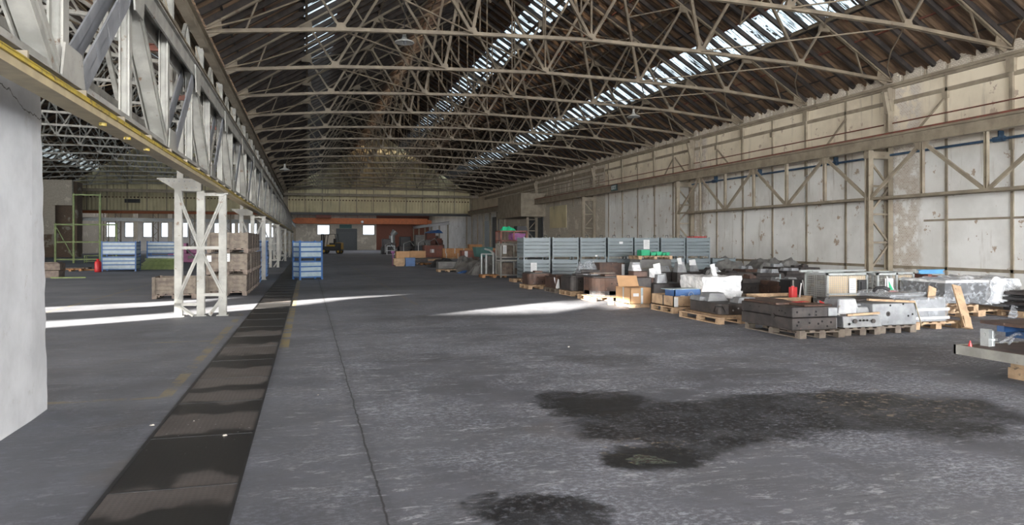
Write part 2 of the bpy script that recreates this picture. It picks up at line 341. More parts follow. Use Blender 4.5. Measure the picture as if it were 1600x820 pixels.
# ------------------------------------------------------------------ geometry helper
class G:
    def __init__(s): s.v = []; s.f = []
    def add(s, vs, fs):
        k = len(s.v); s.v += [tuple(q) for q in vs]; s.f += [tuple(i+k for i in f) for f in fs]; return s
    def box(s, x0, x1, y0, y1, z0, z1):
        return s.add([(x0, y0, z0), (x1, y0, z0), (x1, y1, z0), (x0, y1, z0), (x0, y0, z1), (x1, y0, z1), (x1, y1, z1), (x0, y1, z1)],
                     [(0, 3, 2, 1), (4, 5, 6, 7), (0, 1, 5, 4), (1, 2, 6, 5), (2, 3, 7, 6), (3, 0, 4, 7)])
    def bar(s, p, q, w, h=None, up=(0, 0, 1)):
        p, q = Vector(p), Vector(q); h = h or w; d = (q-p).normalized(); up = Vector(up)
        if abs(d.dot(up)) > .98: up = Vector((0, 1, 0)) if abs(d.y) < .9 else Vector((1, 0, 0))
        r = d.cross(up).normalized(); u = r.cross(d).normalized(); r = r*w/2; u = u*h/2
        vs = [p-r-u, p+r-u, p+r+u, p-r+u, q-r-u, q+r-u, q+r+u, q-r+u]
        return s.add(vs, [(0, 1, 2, 3), (7, 6, 5, 4), (0, 4, 5, 1), (1, 5, 6, 2), (2, 6, 7, 3), (3, 7, 4, 0)])
    def ibeam(s, p, q, w, h, t=.02, up=(0, 0, 1)):
        p, q = Vector(p), Vector(q); d = (q-p).normalized(); U = Vector(up)
        if abs(d.dot(U)) > .98: U = Vector((0, 1, 0))
        r = d.cross(U).normalized(); u = r.cross(d).normalized()
        for k in (-1, 1): s.bar(p+u*k*(h/2-t/2), q+u*k*(h/2-t/2), w, t, up)
        return s.bar(p, q, t, h-2*t, up)
    def chan(s, p, q, w, h, t=.02, up=(0, 0, 1)):       # two webs with a slot between, battened
        p, q = Vector(p), Vector(q); d = (q-p).normalized(); U = Vector(up)
        r = d.cross(U).normalized()
        for k in (-1, 1): s.bar(p+r*k*(w/2-t/2), q+r*k*(w/2-t/2), t, h, up)
        L = (q-p).length; n = max(2, int(L/.55))
        for i in range(n+1):
            a = p+d*(L*i/n*.96+.02*L)
            s.bar(a-d*.08, a+d*.08, w, h*.5, up)
        return s
    def tube(s, p, q, r, n=8, r2=None):
        p, q = Vector(p), Vector(q); d = (q-p).normalized(); r2 = r if r2 is None else r2
        a = d.orthogonal().normalized(); b = d.cross(a); vs = []
        for c, R in ((p, r), (q, r2)):
            for i in range(n): t = 2*PI*i/n; vs.append(c+(a*math.cos(t)+b*math.sin(t))*R)
        fs = [(i, (i+1) % n, n+(i+1) % n, n+i) for i in range(n)]+[tuple(range(n))[::-1], tuple(range(n, 2*n))]
        return s.add(vs, fs)
    def path(s, pts, r, n=6):
        for a, b in zip(pts, pts[1:]): s.tube(a, b, r, n)
        return s
    def prism(s, pts, z0, z1, taper=1, cx=None):
        n = len(pts); cx = cx or (sum(p[0] for p in pts)/n, sum(p[1] for p in pts)/n)
        vs = [(x, y, z0) for x, y in pts]+[(cx[0]+(x-cx[0])*taper, cx[1]+(y-cx[1])*taper, z1) for x, y in pts]
        return s.add(vs, [(i, (i+1) % n, n+(i+1) % n, n+i) for i in range(n)]+[tuple(range(n))[::-1], tuple(range(n, 2*n))])
    def slab(s, pts, t):                                  # 3-D polygon given thickness vector t
        n = len(pts); t = Vector(t); vs = [Vector(p) for p in pts]; vs += [v+t for v in vs]
        return s.add(vs, [(i, (i+1) % n, n+(i+1) % n, n+i) for i in range(n)]+[tuple(range(n))[::-1], tuple(range(n, 2*n))])
    def lathe(s, prof, n=16, c=(0, 0, 0)):
        vs = []; k = len(prof)
        for i in range(n):
            t = 2*PI*i/n
            for r, z in prof: vs.append((c[0]+r*math.cos(t), c[1]+r*math.sin(t), c[2]+z))
        return s.add(vs, [(i*k+j, ((i+1) % n)*k+j, ((i+1) % n)*k+j+1, i*k+j+1) for i in range(n) for j in range(k-1)])
    def drape(s, x0, x1, y0, y1, h, seed, rough=.25, peaks=3, nx=14, ny=12, edge=.22):   # a cover sagging over lumpy things
        rnd = random.Random(seed); pk = [(rnd.uniform(.15, .85), rnd.uniform(.15, .85), rnd.uniform(.55, 1)) for _ in range(peaks)]
        vs = []
        for j in range(ny+1):
            for i in range(nx+1):
                u, v = i/nx, j/ny; e = min(u, 1-u, v, 1-v)/edge
                z = max(a*math.exp(-((u-p)**2+(v-q)**2)*9) for p, q, a in pk)*.75+.32
                z = h*z*min(1, max(0, e)**.55)*(1+rnd.uniform(-rough, rough)*.5)
                k = .06*(1-min(1, e))
                vs.append((x0+(x1-x0)*u+rnd.uniform(-1, 1)*k, y0+(y1-y0)*v+rnd.uniform(-1, 1)*k, max(0, z)))
        w = nx+1; fs = [(j*w+i, j*w+i+1, (j+1)*w+i+1, (j+1)*w+i) for j in range(ny) for i in range(nx)]
        k = len(vs); vs += [(a, b, 0) for a, b, _ in vs]
        ring = [i for i in range(nx+1)]+[j*w+nx for j in range(1, ny+1)]+[ny*w+i for i in range(nx-1, -1, -1)]+[j*w for j in range(ny-1, 0, -1)]
        fs += [(a, k+a, k+b, b) for a, b in zip(ring, ring[1:]+ring[:1])]
        return s.add(vs, fs)
    def wrapbox(s, x0, x1, y0, y1, z0, z1, seed, j=.03, n=5):                          # taut film over a boxy load
        rnd = random.Random(seed); bm = bmesh.new()
        bmesh.ops.create_cube(bm, size=1); bmesh.ops.subdivide_edges(bm, edges=bm.edges, cuts=n, use_grid_fill=True)
        for v in bm.verts:
            v.co = Vector((x0+(v.co.x+.5)*(x1-x0), y0+(v.co.y+.5)*(y1-y0), z0+(v.co.z+.5)*(z1-z0)))
            v.co += Vector([rnd.uniform(-j, j) for _ in range(3)])
            v.co.z = max(z0, v.co.z)
        bm.verts.index_update(); s.add([v.co.copy() for v in bm.verts], [[v.index for v in f.verts] for f in bm.faces]); bm.free()
        return s
    def obj(s, name, m, parent=None, bevel=0, smooth=False, kind=None):
        me = bpy.data.meshes.new(name); me.from_pydata(s.v, [], s.f)
        bm = bmesh.new(); bm.from_mesh(me); bmesh.ops.recalc_face_normals(bm, faces=bm.faces)
        if bevel:
            bmesh.ops.bevel(bm, geom=[e for e in bm.edges if len(e.link_faces) == 2 and e.calc_face_angle(0) > .6], offset=bevel, segments=1, affect='EDGES')
        bm.to_mesh(me); bm.free()
        if smooth:
            for p in me.polygons: p.use_smooth = True
        me.materials.append(M[m] if isinstance(m, str) else m)
        o = bpy.data.objects.new(name, me); COL.objects.link(o)
        if parent: o.parent = parent
        if kind: o['kind'] = kind
        return o
def struct(name, g, m): return g.obj(name, m, kind='structure')
def tag(o, label, cat, group=None):
    o['label'] = label; o['category'] = cat
    if group: o['group'] = group
    return o
def thing(name, label, cat, loc=(0, 0, 0), rz=0, group=None):
    o = bpy.data.objects.new(name, None); COL.objects.link(o); o.empty_display_size = .2
    o.location = loc; o.rotation_euler = (0, 0, rz)
    return tag(o, label, cat, group)
def single(name, g, m, label, cat, loc=(0, 0, 0), rz=0, group=None, bevel=0, smooth=False):
    o = g.obj(name, m, None, bevel, smooth); o.location = loc; o.rotation_euler = (0, 0, rz)
    return tag(o, label, cat, group)
def kids(o): return [c for c in KID.get(o.name, [])]
def dup(root, loc, rz=None, label=None, group=None, mirror=False):
    r = root.copy(); COL.objects.link(r); r.location = loc
    if rz is not None: r.rotation_euler = (0, 0, rz)
    if label: r['label'] = label
    if group: r['group'] = group
    for ch in list(root.children):
        c = ch.copy(); COL.objects.link(c); c.parent = r
        for g in list(ch.children):
            d = g.copy(); COL.objects.link(d); d.parent = c
    return r
ORD = ['first', 'second', 'third', 'fourth', 'fifth', 'sixth', 'seventh', 'eighth', 'ninth', 'tenth', 'eleventh', 'twelfth', 'thirteenth',
       'fourteenth', 'fifteenth', 'sixteenth', 'seventeenth', 'eighteenth', 'nineteenth', 'twentieth']

# ------------------------------------------------------------------ shell of the halls
XL, XR, XM = -3.5, 24.1, 10.3
YB, YG, YE = -24.0, 108.5, 150.0          # back wall, gable screen, end wall
ZS, ZR = 8.6, 17.3                        # springing and ridge
XO = XL-27.6                              # outer side of the left hall
SL = (ZR-ZS)/(XM-XL)
struct('floor', G().box(-46, XR+.3, YB, YE+.3, -.3, 0), 'floor')
struct('trim_1', G().box(-1.33, -.486, -8, 90, -.02, .006), 'plates')
g = G().box(-1.36, -1.33, -8, 90, -.02, .009).box(-.486, -.465, -8, 90, -.02, .009)
for i in range(66):
    y = -6+i*1.45; g.box(-1.33, -.486, y-.008, y+.008, 0, .009)
struct('trim_2', g, 'black')

def roofz(x, xm=XM): return ZR+.28-SL*abs(x-xm)
def corr_sheet(xa, xb, y0, y1, xm, step=.16, amp=.028):
    g = G(); n = int((y1-y0)/step); vs = []
    for i in range(n+1):
        y = y0+i*step; a = amp if i % 2 else -amp
        vs += [(xa, y, roofz(xa, xm)+a), (xb, y, roofz(xb, xm)+a)]
    g.add(vs, [(2*i, 2*i+1, 2*i+3, 2*i+2) for i in range(n)])
    return g
def roof_half(xm, sgn, names):
    # distance from the ridge: sheets and glazed strips
    for a, b, kind in ((0, 2.55, 'r'), (2.55, 3.95, 's'), (3.95, 9.05, 'r'), (9.05, 10.45, 's'), (10.45, 14.15, 'r')):
        g = corr_sheet(xm+sgn*a, xm+sgn*b, YB, YG, xm)
        if kind == 'r': struct('ceiling', g, 'roof')
        else: k_ = names.pop(0); struct('window_%d' % k_, g, 'glow_skylight' if k_ == 3 else 'skylight')
roof_half(XM, 1, [1, 2]); roof_half(XM, -1, [3, 4])
roof_half(XM-27.6, 1, [5, 6]); roof_half(XM-27.6, -1, [7, 8])
# flat roof over the far bays
struct('ceiling', G().box(-46, XR+.3, YG, YE, 7.6, 7.8), 'roof')

# right wall, its brick stretch, and its head
struct('wall_right', G().box(XR, XR+.3, YB, 57, 0, 8.45), 'plaster')
struct('wall_right', G().box(XR, XR+.3, 57, 92, 0, 8.45), 'whitebrick')
struct('wall_right', G().box(XR, XR+.3, 92, YE, 0, 8.45), 'plaster')
struct('wall_back', G().box(XO, XL-3, YB-.3, YB, 7.8, 17.5).box(-4, -2.9, YB-.3, YB, 0, 12).box(-2.9, 22, YB-.3, YB, 7.8, 17.5).box(22, XR+.3, YB-.3, YB, 0, 9)
       .box(XO, -26.5, YB-.3, YB, 0, 8).box(-6, -4, YB-.3, YB, 0, 12), 'plaster')
# stepped brick infill between rafter feet on top of the right wall
RAF = 1.11
g = G(); gi = G(); k = 0
y = 14.0
while y < 107:
    h = .42+.10*math.sin(k*2.3); g.box(XR-.02, XR+.25, y+.17, y+RAF-.17+.02, 8.45, 8.45+h)
    g.box(XR-.05, XR+.25, y+.27, y+RAF-.3, 8.45+h, 8.45+h+.12)
    y += RAF; k += 1
struct('trim_3', g, 'whitebrick')
struct('wall_right', G().box(XR+.18, XR+.3, YB, YG, 8.45, 8.82), 'whitebrick')
g = G().box(XR-.22, XR, YB, YG, 8.33, 8.45).box(XR-.12, XR, YB, YG, 8.24, 8.33)
struct('trim_4', g, 'steel')
# unseen left outer wall with added height and gaps that shape the low sun
def hole(poly):
    out = []
    for px, py in poly:
        x, y = P(px, py) if px > 90 or py > 400 else (px, py); t = (x-XO)/SUNX; out.append((y-SUNY*t, SUNT*t))
    return out
HOLES = [hole(q) for q in (
    [(-60, 521), (-60, 508), (100, 500.5), (276, 488), (354, 477.5), (441, 471), (539, 464), (627, 461), (539, 467), (441, 480), (354, 487), (276, 496), (100, 510)],
    [(-60, 495), (-60, 486), (100, 478.5), (276, 470), (350, 466), (276, 476), (100, 487)],
    [(702, 489), (800, 478), (860, 472), (931, 474), (888, 486), (800, 488)],
    [(8.05, 17.6), (8.05, 20.6), (8.75, 21.15), (8.75, 18.15)])]
def holed_wall(x, y0, y1, z0, z1, holes, m, t=.2):
    bm = bmesh.new(); es = []
    for loop in [[(y0, z0), (y1, z0), (y1, z1), (y0, z1)]]+holes:
        vs = [bm.verts.new((x, a, b)) for a, b in loop]
        es += [bm.edges.new((vs[i], vs[(i+1) % len(vs)])) for i in range(len(vs))]
    bmesh.ops.triangle_fill(bm, use_beauty=True, use_dissolve=False, edges=es)
    me = bpy.data.meshes.new('wall_left'); bm.to_mesh(me); bm.free(); me.materials.append(M[m])
    o = bpy.data.objects.new('wall_left', me); COL.objects.link(o); o['kind'] = 'structure'
    return o
holed_wall(XO, -60, 130, 0, 21.55, HOLES, 'whitebrick')  # added upper part keeps the low sun off most of the roof
struct('wall_left', G().box(XO-.2, XO, 92, 92.3, 0, 8).box(-46, XO, 92, 92.3, 0, 8), 'whitebrick')
struct('wall_left', G().box(-46.2, -46, 92, YE, 0, 8), 'whitebrick')
# inner brick bay seen far left
struct('wall_1', G().box(XO, -24.4, 90, 92, 0, 8.3), 'brick')
struct('wall_1', G().box(-26.2, -24.2, 87.5, 88.0, 5.6, 8.3).box(-27.8, -25.9, 87.8, 88.0, 2.5, 8.3), 'whitebrick')
# gable screens of cream corrugated sheet
def gable(xm, x0, x1, zb):
    n = int((x1-x0)/.22); vs = []; g = G()
    for i in range(n+1):
        x = x0+i*(x1-x0)/n; a = .035 if i % 2 else -.035
        vs += [(x, YG+a, zb), (x, YG+a, max(zb+.1, roofz(x, xm)))]
    return g.add(vs, [(2*i, 2*i+2, 2*i+3, 2*i+1) for i in range(n)])
struct('wall_end', gable(XM, XL+.3, XR, 5.85), 'cladding')
struct('wall_end', gable(XM-27.6, XO, XL-.1, 5.85), 'cladding')
def gable_frame(xm, x0, x1):
    g = G()
    for i in range(12):
        x = x0+.4+i*(x1-x0-.8)/11; g.bar((x, YG-.12, 5.85), (x, YG-.12, roofz(x, xm)-.3), .10, .12)
    for z in (5.9, 8.6, 11.0, 13.3):
        r = (ZR-z)/SL if z > 8.6 else 13.7
        g.bar((xm-r, YG-.2, z), (xm+r, YG-.2, z), .12, .10)
    return g
struct('trim_5', gable_frame(XM, XL+.3, XR), 'steel')
struct('trim_6', gable_frame(XM-27.6, XO, XL), 'steel')
struct('trim_14', G().box(23.7, 24.4, YG-.25, YG+.3, 5.5, 9.3).box(-4.1, -2.7, YG-.25, YG+.3, 5.5, 9.3), 'steel')
struct('trim_7', G().box(XL, XR, YG-.1, YG+.2, 5.55, 5.85), 'black')
struct('trim_8', G().box(XO, XL-.2, YG-.15, YG+.2, 5.50, 5.85), 'orange')
# end wall beyond the screen, with windows and roller door
def wallrects(y, x0, x1, z0, z1, op, th=.3):
    xs = sorted({x0, x1, *[o[0] for o in op], *[o[1] for o in op]}); g = G()
    for a, b in zip(xs, xs[1:]):
        cut = sorted([(o[2], o[3]) for o in op if o[0] <= a+1e-4 and o[1] >= b-1e-4]); z = z0
        for c, d in cut:
            if c > z+.01: g.box(a, b, y, y+th, z, c)
            z = d
        if z < z1-.01: g.box(a, b, y, y+th, z, z1)
    return g
WE = [(1.87, 4.1, 3.15, 4.95), (10.76, 12.95, 3.15, 4.95), (5.7, 9.3, 0, 3.9)]
struct('wall_end', wallrects(YE, -4, 13.4, 0, 7.7, WE), 'whitebrick')
struct('wall_end', G().box(13.4, XR, YE, YE+.3, 0, 7.7), 'redbrick')
WL = [(-42+i*3.1, -40.6+i*3.1, 2.6, 5.2) for i in range(12)]
struct('wall_end', wallrects(YE, -46, -4, 0, 7.7, WL), 'plaster')
wn = 9
for a in WE[:2]+WL:
    o = struct('window_%d' % wn, G().box(a[0], a[1], YE+.12, YE+.15, a[2], a[3]), 'glass'); wn += 1
    gf = G(); f = .08
    gf.box(a[0]-f, a[1]+f, YE-.05, YE+.1, a[2]-f, a[2]).box(a[0]-f, a[1]+f, YE-.05, YE+.1, a[3], a[3]+f).box(a[0]-f, a[0], YE-.05, YE+.1, a[2], a[3]).box(a[1], a[1]+f, YE-.05, YE+.1, a[2], a[3])
    gf.obj('window_frame', 'black', o)
g = G(); 
for i in range(26): g.box(5.7, 9.3, YE+.05, YE+.09+.02*(i % 2), i*.15, i*.15+.14)
g.box(5.7, 9.3, YE+.12, YE+.16, 0, 3.9)
door = struct('door_1', g, 'shutter')
G().box(5.45, 5.7, YE-.12, YE+.1, 0, 4.1).box(9.3, 9.55, YE-.12, YE+.1, 0, 4.1).box(5.45, 9.55, YE-.25, YE, 3.9, 4.3).obj('door_frame', 'shutter', door)
struct('trim_9', G().box(6.1, 8.5, YE-.2, YE, 4.35, 5.1), 'teal')
# partition pier between the halls in the far bays
for i, y in enumerate((112, 120, 128, 136, 144)):
    struct('trim_10', G().box(-3.6, -3.2, y, y+.4, 0, 7.6), 'steel')
for i in range(6):
    struct('trim_11', G().box(-38+i*5.2, -37.4+i*5.2, 132, 132.6, 0, 7.6), 'whitebrick')

# near left pier that carries the lattice girder
n = NT('cracked_white_render'); p = n.pos(); sp = n.sep(p)
a = n.noise(p, 1.1, 6, .65); b = n.noise(n.scl(p, (4, 4, 4)), 1.2, 6, .7)
c = n.mix(n.st(a, .35, .7), (.58, .59, .61), (.45, .46, .48))
c = n.mix(n.ma('MULTIPLY', n.st(b, .60, .68), .5), c, (.38, .37, .36))
cr = n.ma('SUBTRACT', n.ma('ADD', sp[2], n.ma('MULTIPLY', n.noise(p, 2.2, 5, .6), .25)), n.ma('ADD', 4.17, n.ma('MULTIPLY', sp[1], -.125)))
c = n.mix(n.ma('MULTIPLY', n.st(n.ma('ABSOLUTE', cr), .002, .007, 1, 0), .9), c, (.08, .07, .06))
n.bump(b, .15, .01); M['pier'] = n.fin(c, .85)
def rough_block():
    g = G(); ny, nz = 26, 24; rnd = random.Random(3); vs = []
    prof = [rnd.uniform(-.02, .03) for _ in range(nz+1)]
    for face in (0, 1):
        x = -2.6 if face == 0 else -3.15
        for k in range(nz+1):
            for j in range(ny+1):
                yy = -2+(8.55-(-2))*j/ny; z = 3.24*k/nz
                if j == ny: yy += prof[k]+(.10-z*.065)
                if k == nz: z += rnd.uniform(-.015, .015)
                xx = x-(.02 if j == ny else 0)*(1 if face == 0 else -1)
                vs.append((xx, yy, z))
    w = ny+1; m = (nz+1)*w; fs = []
    for fa in (0, 1):
        for k in range(nz):
            for j in range(ny): fs.append((fa*m+k*w+j, fa*m+k*w+j+1, fa*m+(k+1)*w+j+1, fa*m+(k+1)*w+j))
    for k in range(nz):
        fs.append((k*w+ny, m+k*w+ny, m+(k+1)*w+ny, (k+1)*w+ny)); fs.append((k*w, (k+1)*w, m+(k+1)*w, m+k*w))
    for j in range(ny):
        fs.append((nz*w+j, nz*w+j+1, m+nz*w+j+1, m+nz*w+j)); fs.append((j, m+j, m+j+1, j+1))
    return g.add(vs, fs)
struct('wall_2', rough_block(), 'pier')

# ------------------------------------------------------------------ roof trusses
def make_truss(label, m_='truss_steel'):
    t = thing('roof_truss', label, 'roof truss', (XM, 0, ZS), 0, 'steel roof trusses')
    H = 13.75; R = ZR-ZS
    B = [(-H, 0), (-9.2, .42), (-4.6, .62), (0, .74), (4.6, .62), (9.2, .42), (H, 0)]
    T = lambda x: (x, R*(1-abs(x)/H))
    g = G()
    for s_ in (-1, 1):
        for dy in (-.045, .045): g.bar((s_*H, dy, .05), (0, dy, R), .055, .15)
        g.obj('top_chord', m_, t); g = G()
    for a, b in zip(B, B[1:]):
        for dy in (-.05, .05): g.bar((a[0], dy, a[1]), (b[0], dy, b[1]), .06, .125)
    g.obj('bottom_chord', m_, t)
    def web(p, q, w=.09, nm='diagonal'):
        G().bar((p[0], 0, p[1]), (q[0], 0, q[1]), w, w*.9).obj(nm, m_, t)
    for s_ in (-1, 1):
        t1, t2, t3 = T(s_*10.35), T(s_*6.9), T(s_*3.45); b1, b2, b3 = (s_*9.2, .42), (s_*4.6, .62), (0, .74)
        web(t1, b1); web(t2, b1, .11); web(t2, b2, .12); web(t3, b2, .12); web(t3, b3, .12)
        t12 = T(s_*8.6); m = ((t2[0]+b1[0])/2, (t2[1]+b1[1])/2); web(t12, m, .06, 'sub_strut')
        t23 = T(s_*5.2); m = ((t3[0]+b2[0])/2, (t3[1]+b2[1])/2); web(t23, m, .07, 'sub_strut'); web(t2, m, .06, 'sub_strut')
        m3 = ((t3[0]+b3[0])/2, (t3[1]+b3[1])/2); web(T(s_*1.7), m3, .07, 'sub_strut')
        web((s_*12.3, .1), T(s_*11.9), .06, 'sub_strut')
        G().slab([(s_*H+.35*-s_, -.02, -.18), (s_*(H-.75), -.02, .02), (s_*(H-.7), -.02, .42), (s_*(H-.05), -.02, .15)], (0, .04, 0)).obj('gusset_plate', m_, t)
    web(T(0), (0, .74), .07, 'hanger')
    for b in B[1:-1]:
        G().slab([(b[0]-.20, -.07, b[1]-.05), (b[0]+.20, -.07, b[1]-.05), (b[0]+.13, -.07, b[1]+.22), (b[0]-.13, -.07, b[1]+.22)], (0, .14, 0)).obj('gusset_plate', m_, t)
    for x in (-10.35, -6.9, -3.45, 3.45, 6.9, 10.35):
        q = T(x); G().slab([(x-.25, -.06, q[1]-.30), (x+.25, -.06, q[1]-.30), (x+.2, -.06, q[1]+.05), (x-.2, -.06, q[1]+.05)], (0, .12, 0)).obj('gusset_plate', m_, t)
    return t
TY = [14.6+i*5.55 for i in range(17)]
tr = make_truss('steel roof truss of the right-hand hall, first from the front')
tr.location.y = TY[0]
tl_ = make_truss('steel roof truss of the left-hand hall, first from the front', 'white_steel')
tl_.location = (XM-27.6, TY[0], ZS)
for i, y in enumerate(TY):
    if i: dup(tr, (XM, y, ZS), label='steel roof truss of the right-hand hall, %s from the front' % ORD[i])
    if i: dup(tl_, (XM-27.6, y, ZS), label='steel roof truss of the left-hand hall, %s from the front' % ORD[i])
# purlins, ridge, bracing
for nm, xm in (('right-hand', XM), ('left-hand', XM-27.6)):
    for s_ in (-1, 1):
        for k, a in enumerate((10.35, 6.9, 3.45)):
            x = xm+s_*a; z = ZS+(ZR-ZS)*(1-a/13.75)+.13
            single('roof_purlin', G().ibeam((0, -14, 0), (0, YG, 0), .10, .16), 'truss_steel',
                   'long steel purlin on the %s slope of the %s hall, %s from the eaves' % ('left' if s_ < 0 else 'right', nm, ORD[k]), 'purlin', (x, 0, z), 0, 'roof purlins')
    g = G().bar((0, -14, .1), (0, YG, .1), .14, .12).bar((0, 10, -1.0), (0, YG, -1.0), .07, .07).bar((-.25, 10, -.1), (-.25, YG, -.1), .08, .1).bar((.25, 10, -.1), (.25, YG, -.1), .08, .1)
    for i, y in enumerate(TY[:-1]):
        g.bar((0, y, 0), (0, y+2.78, -1.0), .05).bar((0, y+2.78, -1.0), (0, y+5.55, 0), .05)
    single('ridge_girder', g, 'truss_steel', 'lattice ridge girder under the peak of the %s hall' % nm, 'girder', (xm, 0, ZR))
rodp = []
for nm, xm in (('right-hand', XM), ('left-hand', XM-27.6)):
    for i, y in enumerate(TY[:-1]):
        t = thing('sway_bracing', 'thin bracing rods between the %s and %s roof trusses of the %s hall' % (ORD[i], ORD[i+1], nm), 'bracing', (xm, y, ZS), 0, 'roof bracing')
        def rod(a, b, w_): G().bar(a, b, w_).obj('rod', 'truss_steel', t)
        for s_ in (-1, 1):
            G().path([(s_*9.2, 0.1, .45), (s_*10.6, 2.2, .22), (s_*12.0, 3.9, .1), (s_*13.6, 5.4, .02)], .028, 5).obj('bent_rod', 'truss_steel', t)
            rod((s_*9.2, .1, .42), (s_*4.6, 5.45, .62), .045)
            if i % 3 == 1:
                rod((s_*6.9, .1, 4.1), (s_*10.3, 5.45, 2.0), .05); rod((s_*10.3, .1, 2.0), (s_*6.9, 5.45, 4.1), .05)
                rod((s_*3.45, .1, 6.3), (s_*6.9, 5.45, 4.1), .05); rod((s_*6.9, .1, 4.1), (s_*3.45, 5.45, 6.3), .05)
            if i % 2: rod((s_*6.9, .1, 4.2), (s_*4.6, 2.8, .9), .05); rod((s_*4.6, 2.8, .9), (s_*6.9, 5.45, 4.2), .05)
        rod((-4.6, .1, .62), (0, 5.45, .74), .045)
# dark timber rafters
def rafter_mesh(s_):
    g = G(); a, b = 13.72, .05
    g.bar((s_*a, 0, -SL*a+.12), (s_*b, 0, .12), .13, .19)
    return g
for s_ in (-1, 1):
    base = None; y = 9.0; 
    while y < YG-.3:
        lab = 'dark timber rafter under the %s roof slope of the right-hand hall' % ('left' if s_ < 0 else 'right')
        if base is None:
            base = single('timber_rafter', rafter_mesh(s_), 'darkwood', lab, 'rafter', (XM, y, ZR), 0, 'dark timber rafters on the %s slope' % ('left' if s_ < 0 else 'right'))
        else:
            o = base.copy(); COL.objects.link(o); o.location = (XM, y, ZR)
        y += RAF
for s_ in (-1, 1):
    base = None; y = 40.0
    while y < YG-.3:
        if base is None:
            base = single('timber_rafter', rafter_mesh(s_), 'darkwood', 'dark timber rafter under the %s roof slope of the left-hand hall' % ('left' if s_ < 0 else 'right'), 'rafter', (XM-27.6, y, ZR), 0, 'left-hand hall rafters, %s slope' % ('left' if s_ < 0 else 'right'))
        else:
            o = base.copy(); COL.objects.link(o); o.location = (XM-27.6, y, ZR)
        y += RAF*2
# battens
for s_ in (-1, 1):
    for k, a in enumerate((1.2, 2.4, 4.2, 5.6, 8.3, 9.0, 10.6, 11.8, 13.0)):
        single('roof_batten', G().bar((0, -14, 0), (0, YG, 0), .07, .05), M['rust'] if k % 2 else M['darkwood'],
               'timber batten under the %s roof sheets of the right-hand hall, %s down from the ridge' % ('left' if s_ < 0 else 'right', ORD[k]), 'batten', (XM+s_*a, 0, ZR+.23-SL*a), 0, 'roof battens')

# ------------------------------------------------------------------ lattice girder, rail and columns between the halls
LG = thing('lattice_girder', 'tall white riveted lattice girder with a yellow edge between the two halls', 'girder', (-2.1, 0, 2.9))
y0, y1 = -3, 104
G().box(.05, .24, y0, y1, 0, .012).box(.22, .24, y0, y1, .012, .07).box(.05, .07, y0, y1, .012, .20).obj('bottom_chord', 'tan', LG)
G().box(.02, .05, y0, y1, .20, .34).box(-.16, -.13, y0, y1, .24, .38).box(-.06, .18, y0, y1, .19, .20).obj('chord_plate', 'white_steel', LG)
for k in range(70):
    G().box(.05, .22, .2+k*1.4, .23+k*1.4, .012, .18).obj('stiffener', 'steel', LG)
G().box(.16, .26, y0, y1, .085, .10).box(.235, .26, y0, y1, .06, .09).obj('edge_angle', 'yellow', LG)
ZT = 1.98
G().box(-.17, -.14, y0, y1, ZT-.10, ZT+.12).box(.07, .10, y0, y1, ZT-.10, ZT+.12).box(-.21, .15, y0, y1, ZT+.12, ZT+.14).obj('top_chord', 'white_steel', LG)
SP = 4.95
yb = 2.35
while yb < 98:
    a, b, c = yb, yb+SP/2, yb+SP
    g = G()
    for dy in (-.10, .10): g.bar((.06, a+.2+dy, .2), (.06, b+dy, ZT), .13, .02, up=(1, 0, 0)).bar((-.14, a+.2+dy, .2), (-.14, b+dy, ZT), .13, .02, up=(1, 0, 0))
    for k in range(5):
        f = .1+.19*k; p_ = Vector((.06, a+.2, .2)).lerp(Vector((.06, b, ZT)), f); q_ = Vector((.06, a+.2, .2)).lerp(Vector((.06, b, ZT)), f+.04); g.bar(p_, q_, .22, .024, up=(1, 0, 0))
    g.obj('diagonal', 'grey_steel', LG)
    g = G()
    for dy in (-.11, .11):
        g.bar((.06, c-.2+dy, .2), (.06, b+dy, ZT), .08, .02, up=(1, 0, 0)).bar((-.02, c-.2+dy*1.3, .2), (-.02, b+dy*1.3, ZT), .02, .15, up=(1, 0, 0)).bar((-.13, c-.2+dy, .2), (-.13, b+dy, ZT), .08, .02, up=(1, 0, 0))
    g.obj('diagonal', 'white_steel', LG)
    G().ibeam((-.03, b, .2), (-.03, b, ZT), .14, .12, .02, up=(1, 0, 0)).obj('post', 'white_steel', LG)
    G().ibeam((-.03, a, .2), (-.03, a, ZT+.1), .16, .13, .02, up=(1, 0, 0)).obj('post', 'white_steel', LG)
    for dx in (-.20, .08): G().slab([(dx, a-.34, .22), (dx, a+.34, .22), (dx, a+.24, .56), (dx, a-.24, .56)], (.02, 0, 0)).obj('gusset_plate', 'white_steel', LG)
    for dx in (-.20, .11): G().slab([(dx, b-.35, ZT+.1), (dx, b+.35, ZT+.1), (dx, b+.22, ZT-.38), (dx, b-.22, ZT-.38)], (.02, 0, 0)).obj('gusset_plate', 'white_steel', LG)
    yb += SP
for yy in (7.9, 8.9, 9.9):
    G().tube((.18, yy, .01), (.18, yy, -.03), .035, 8).obj('bolt_cap', 'yellow', LG)
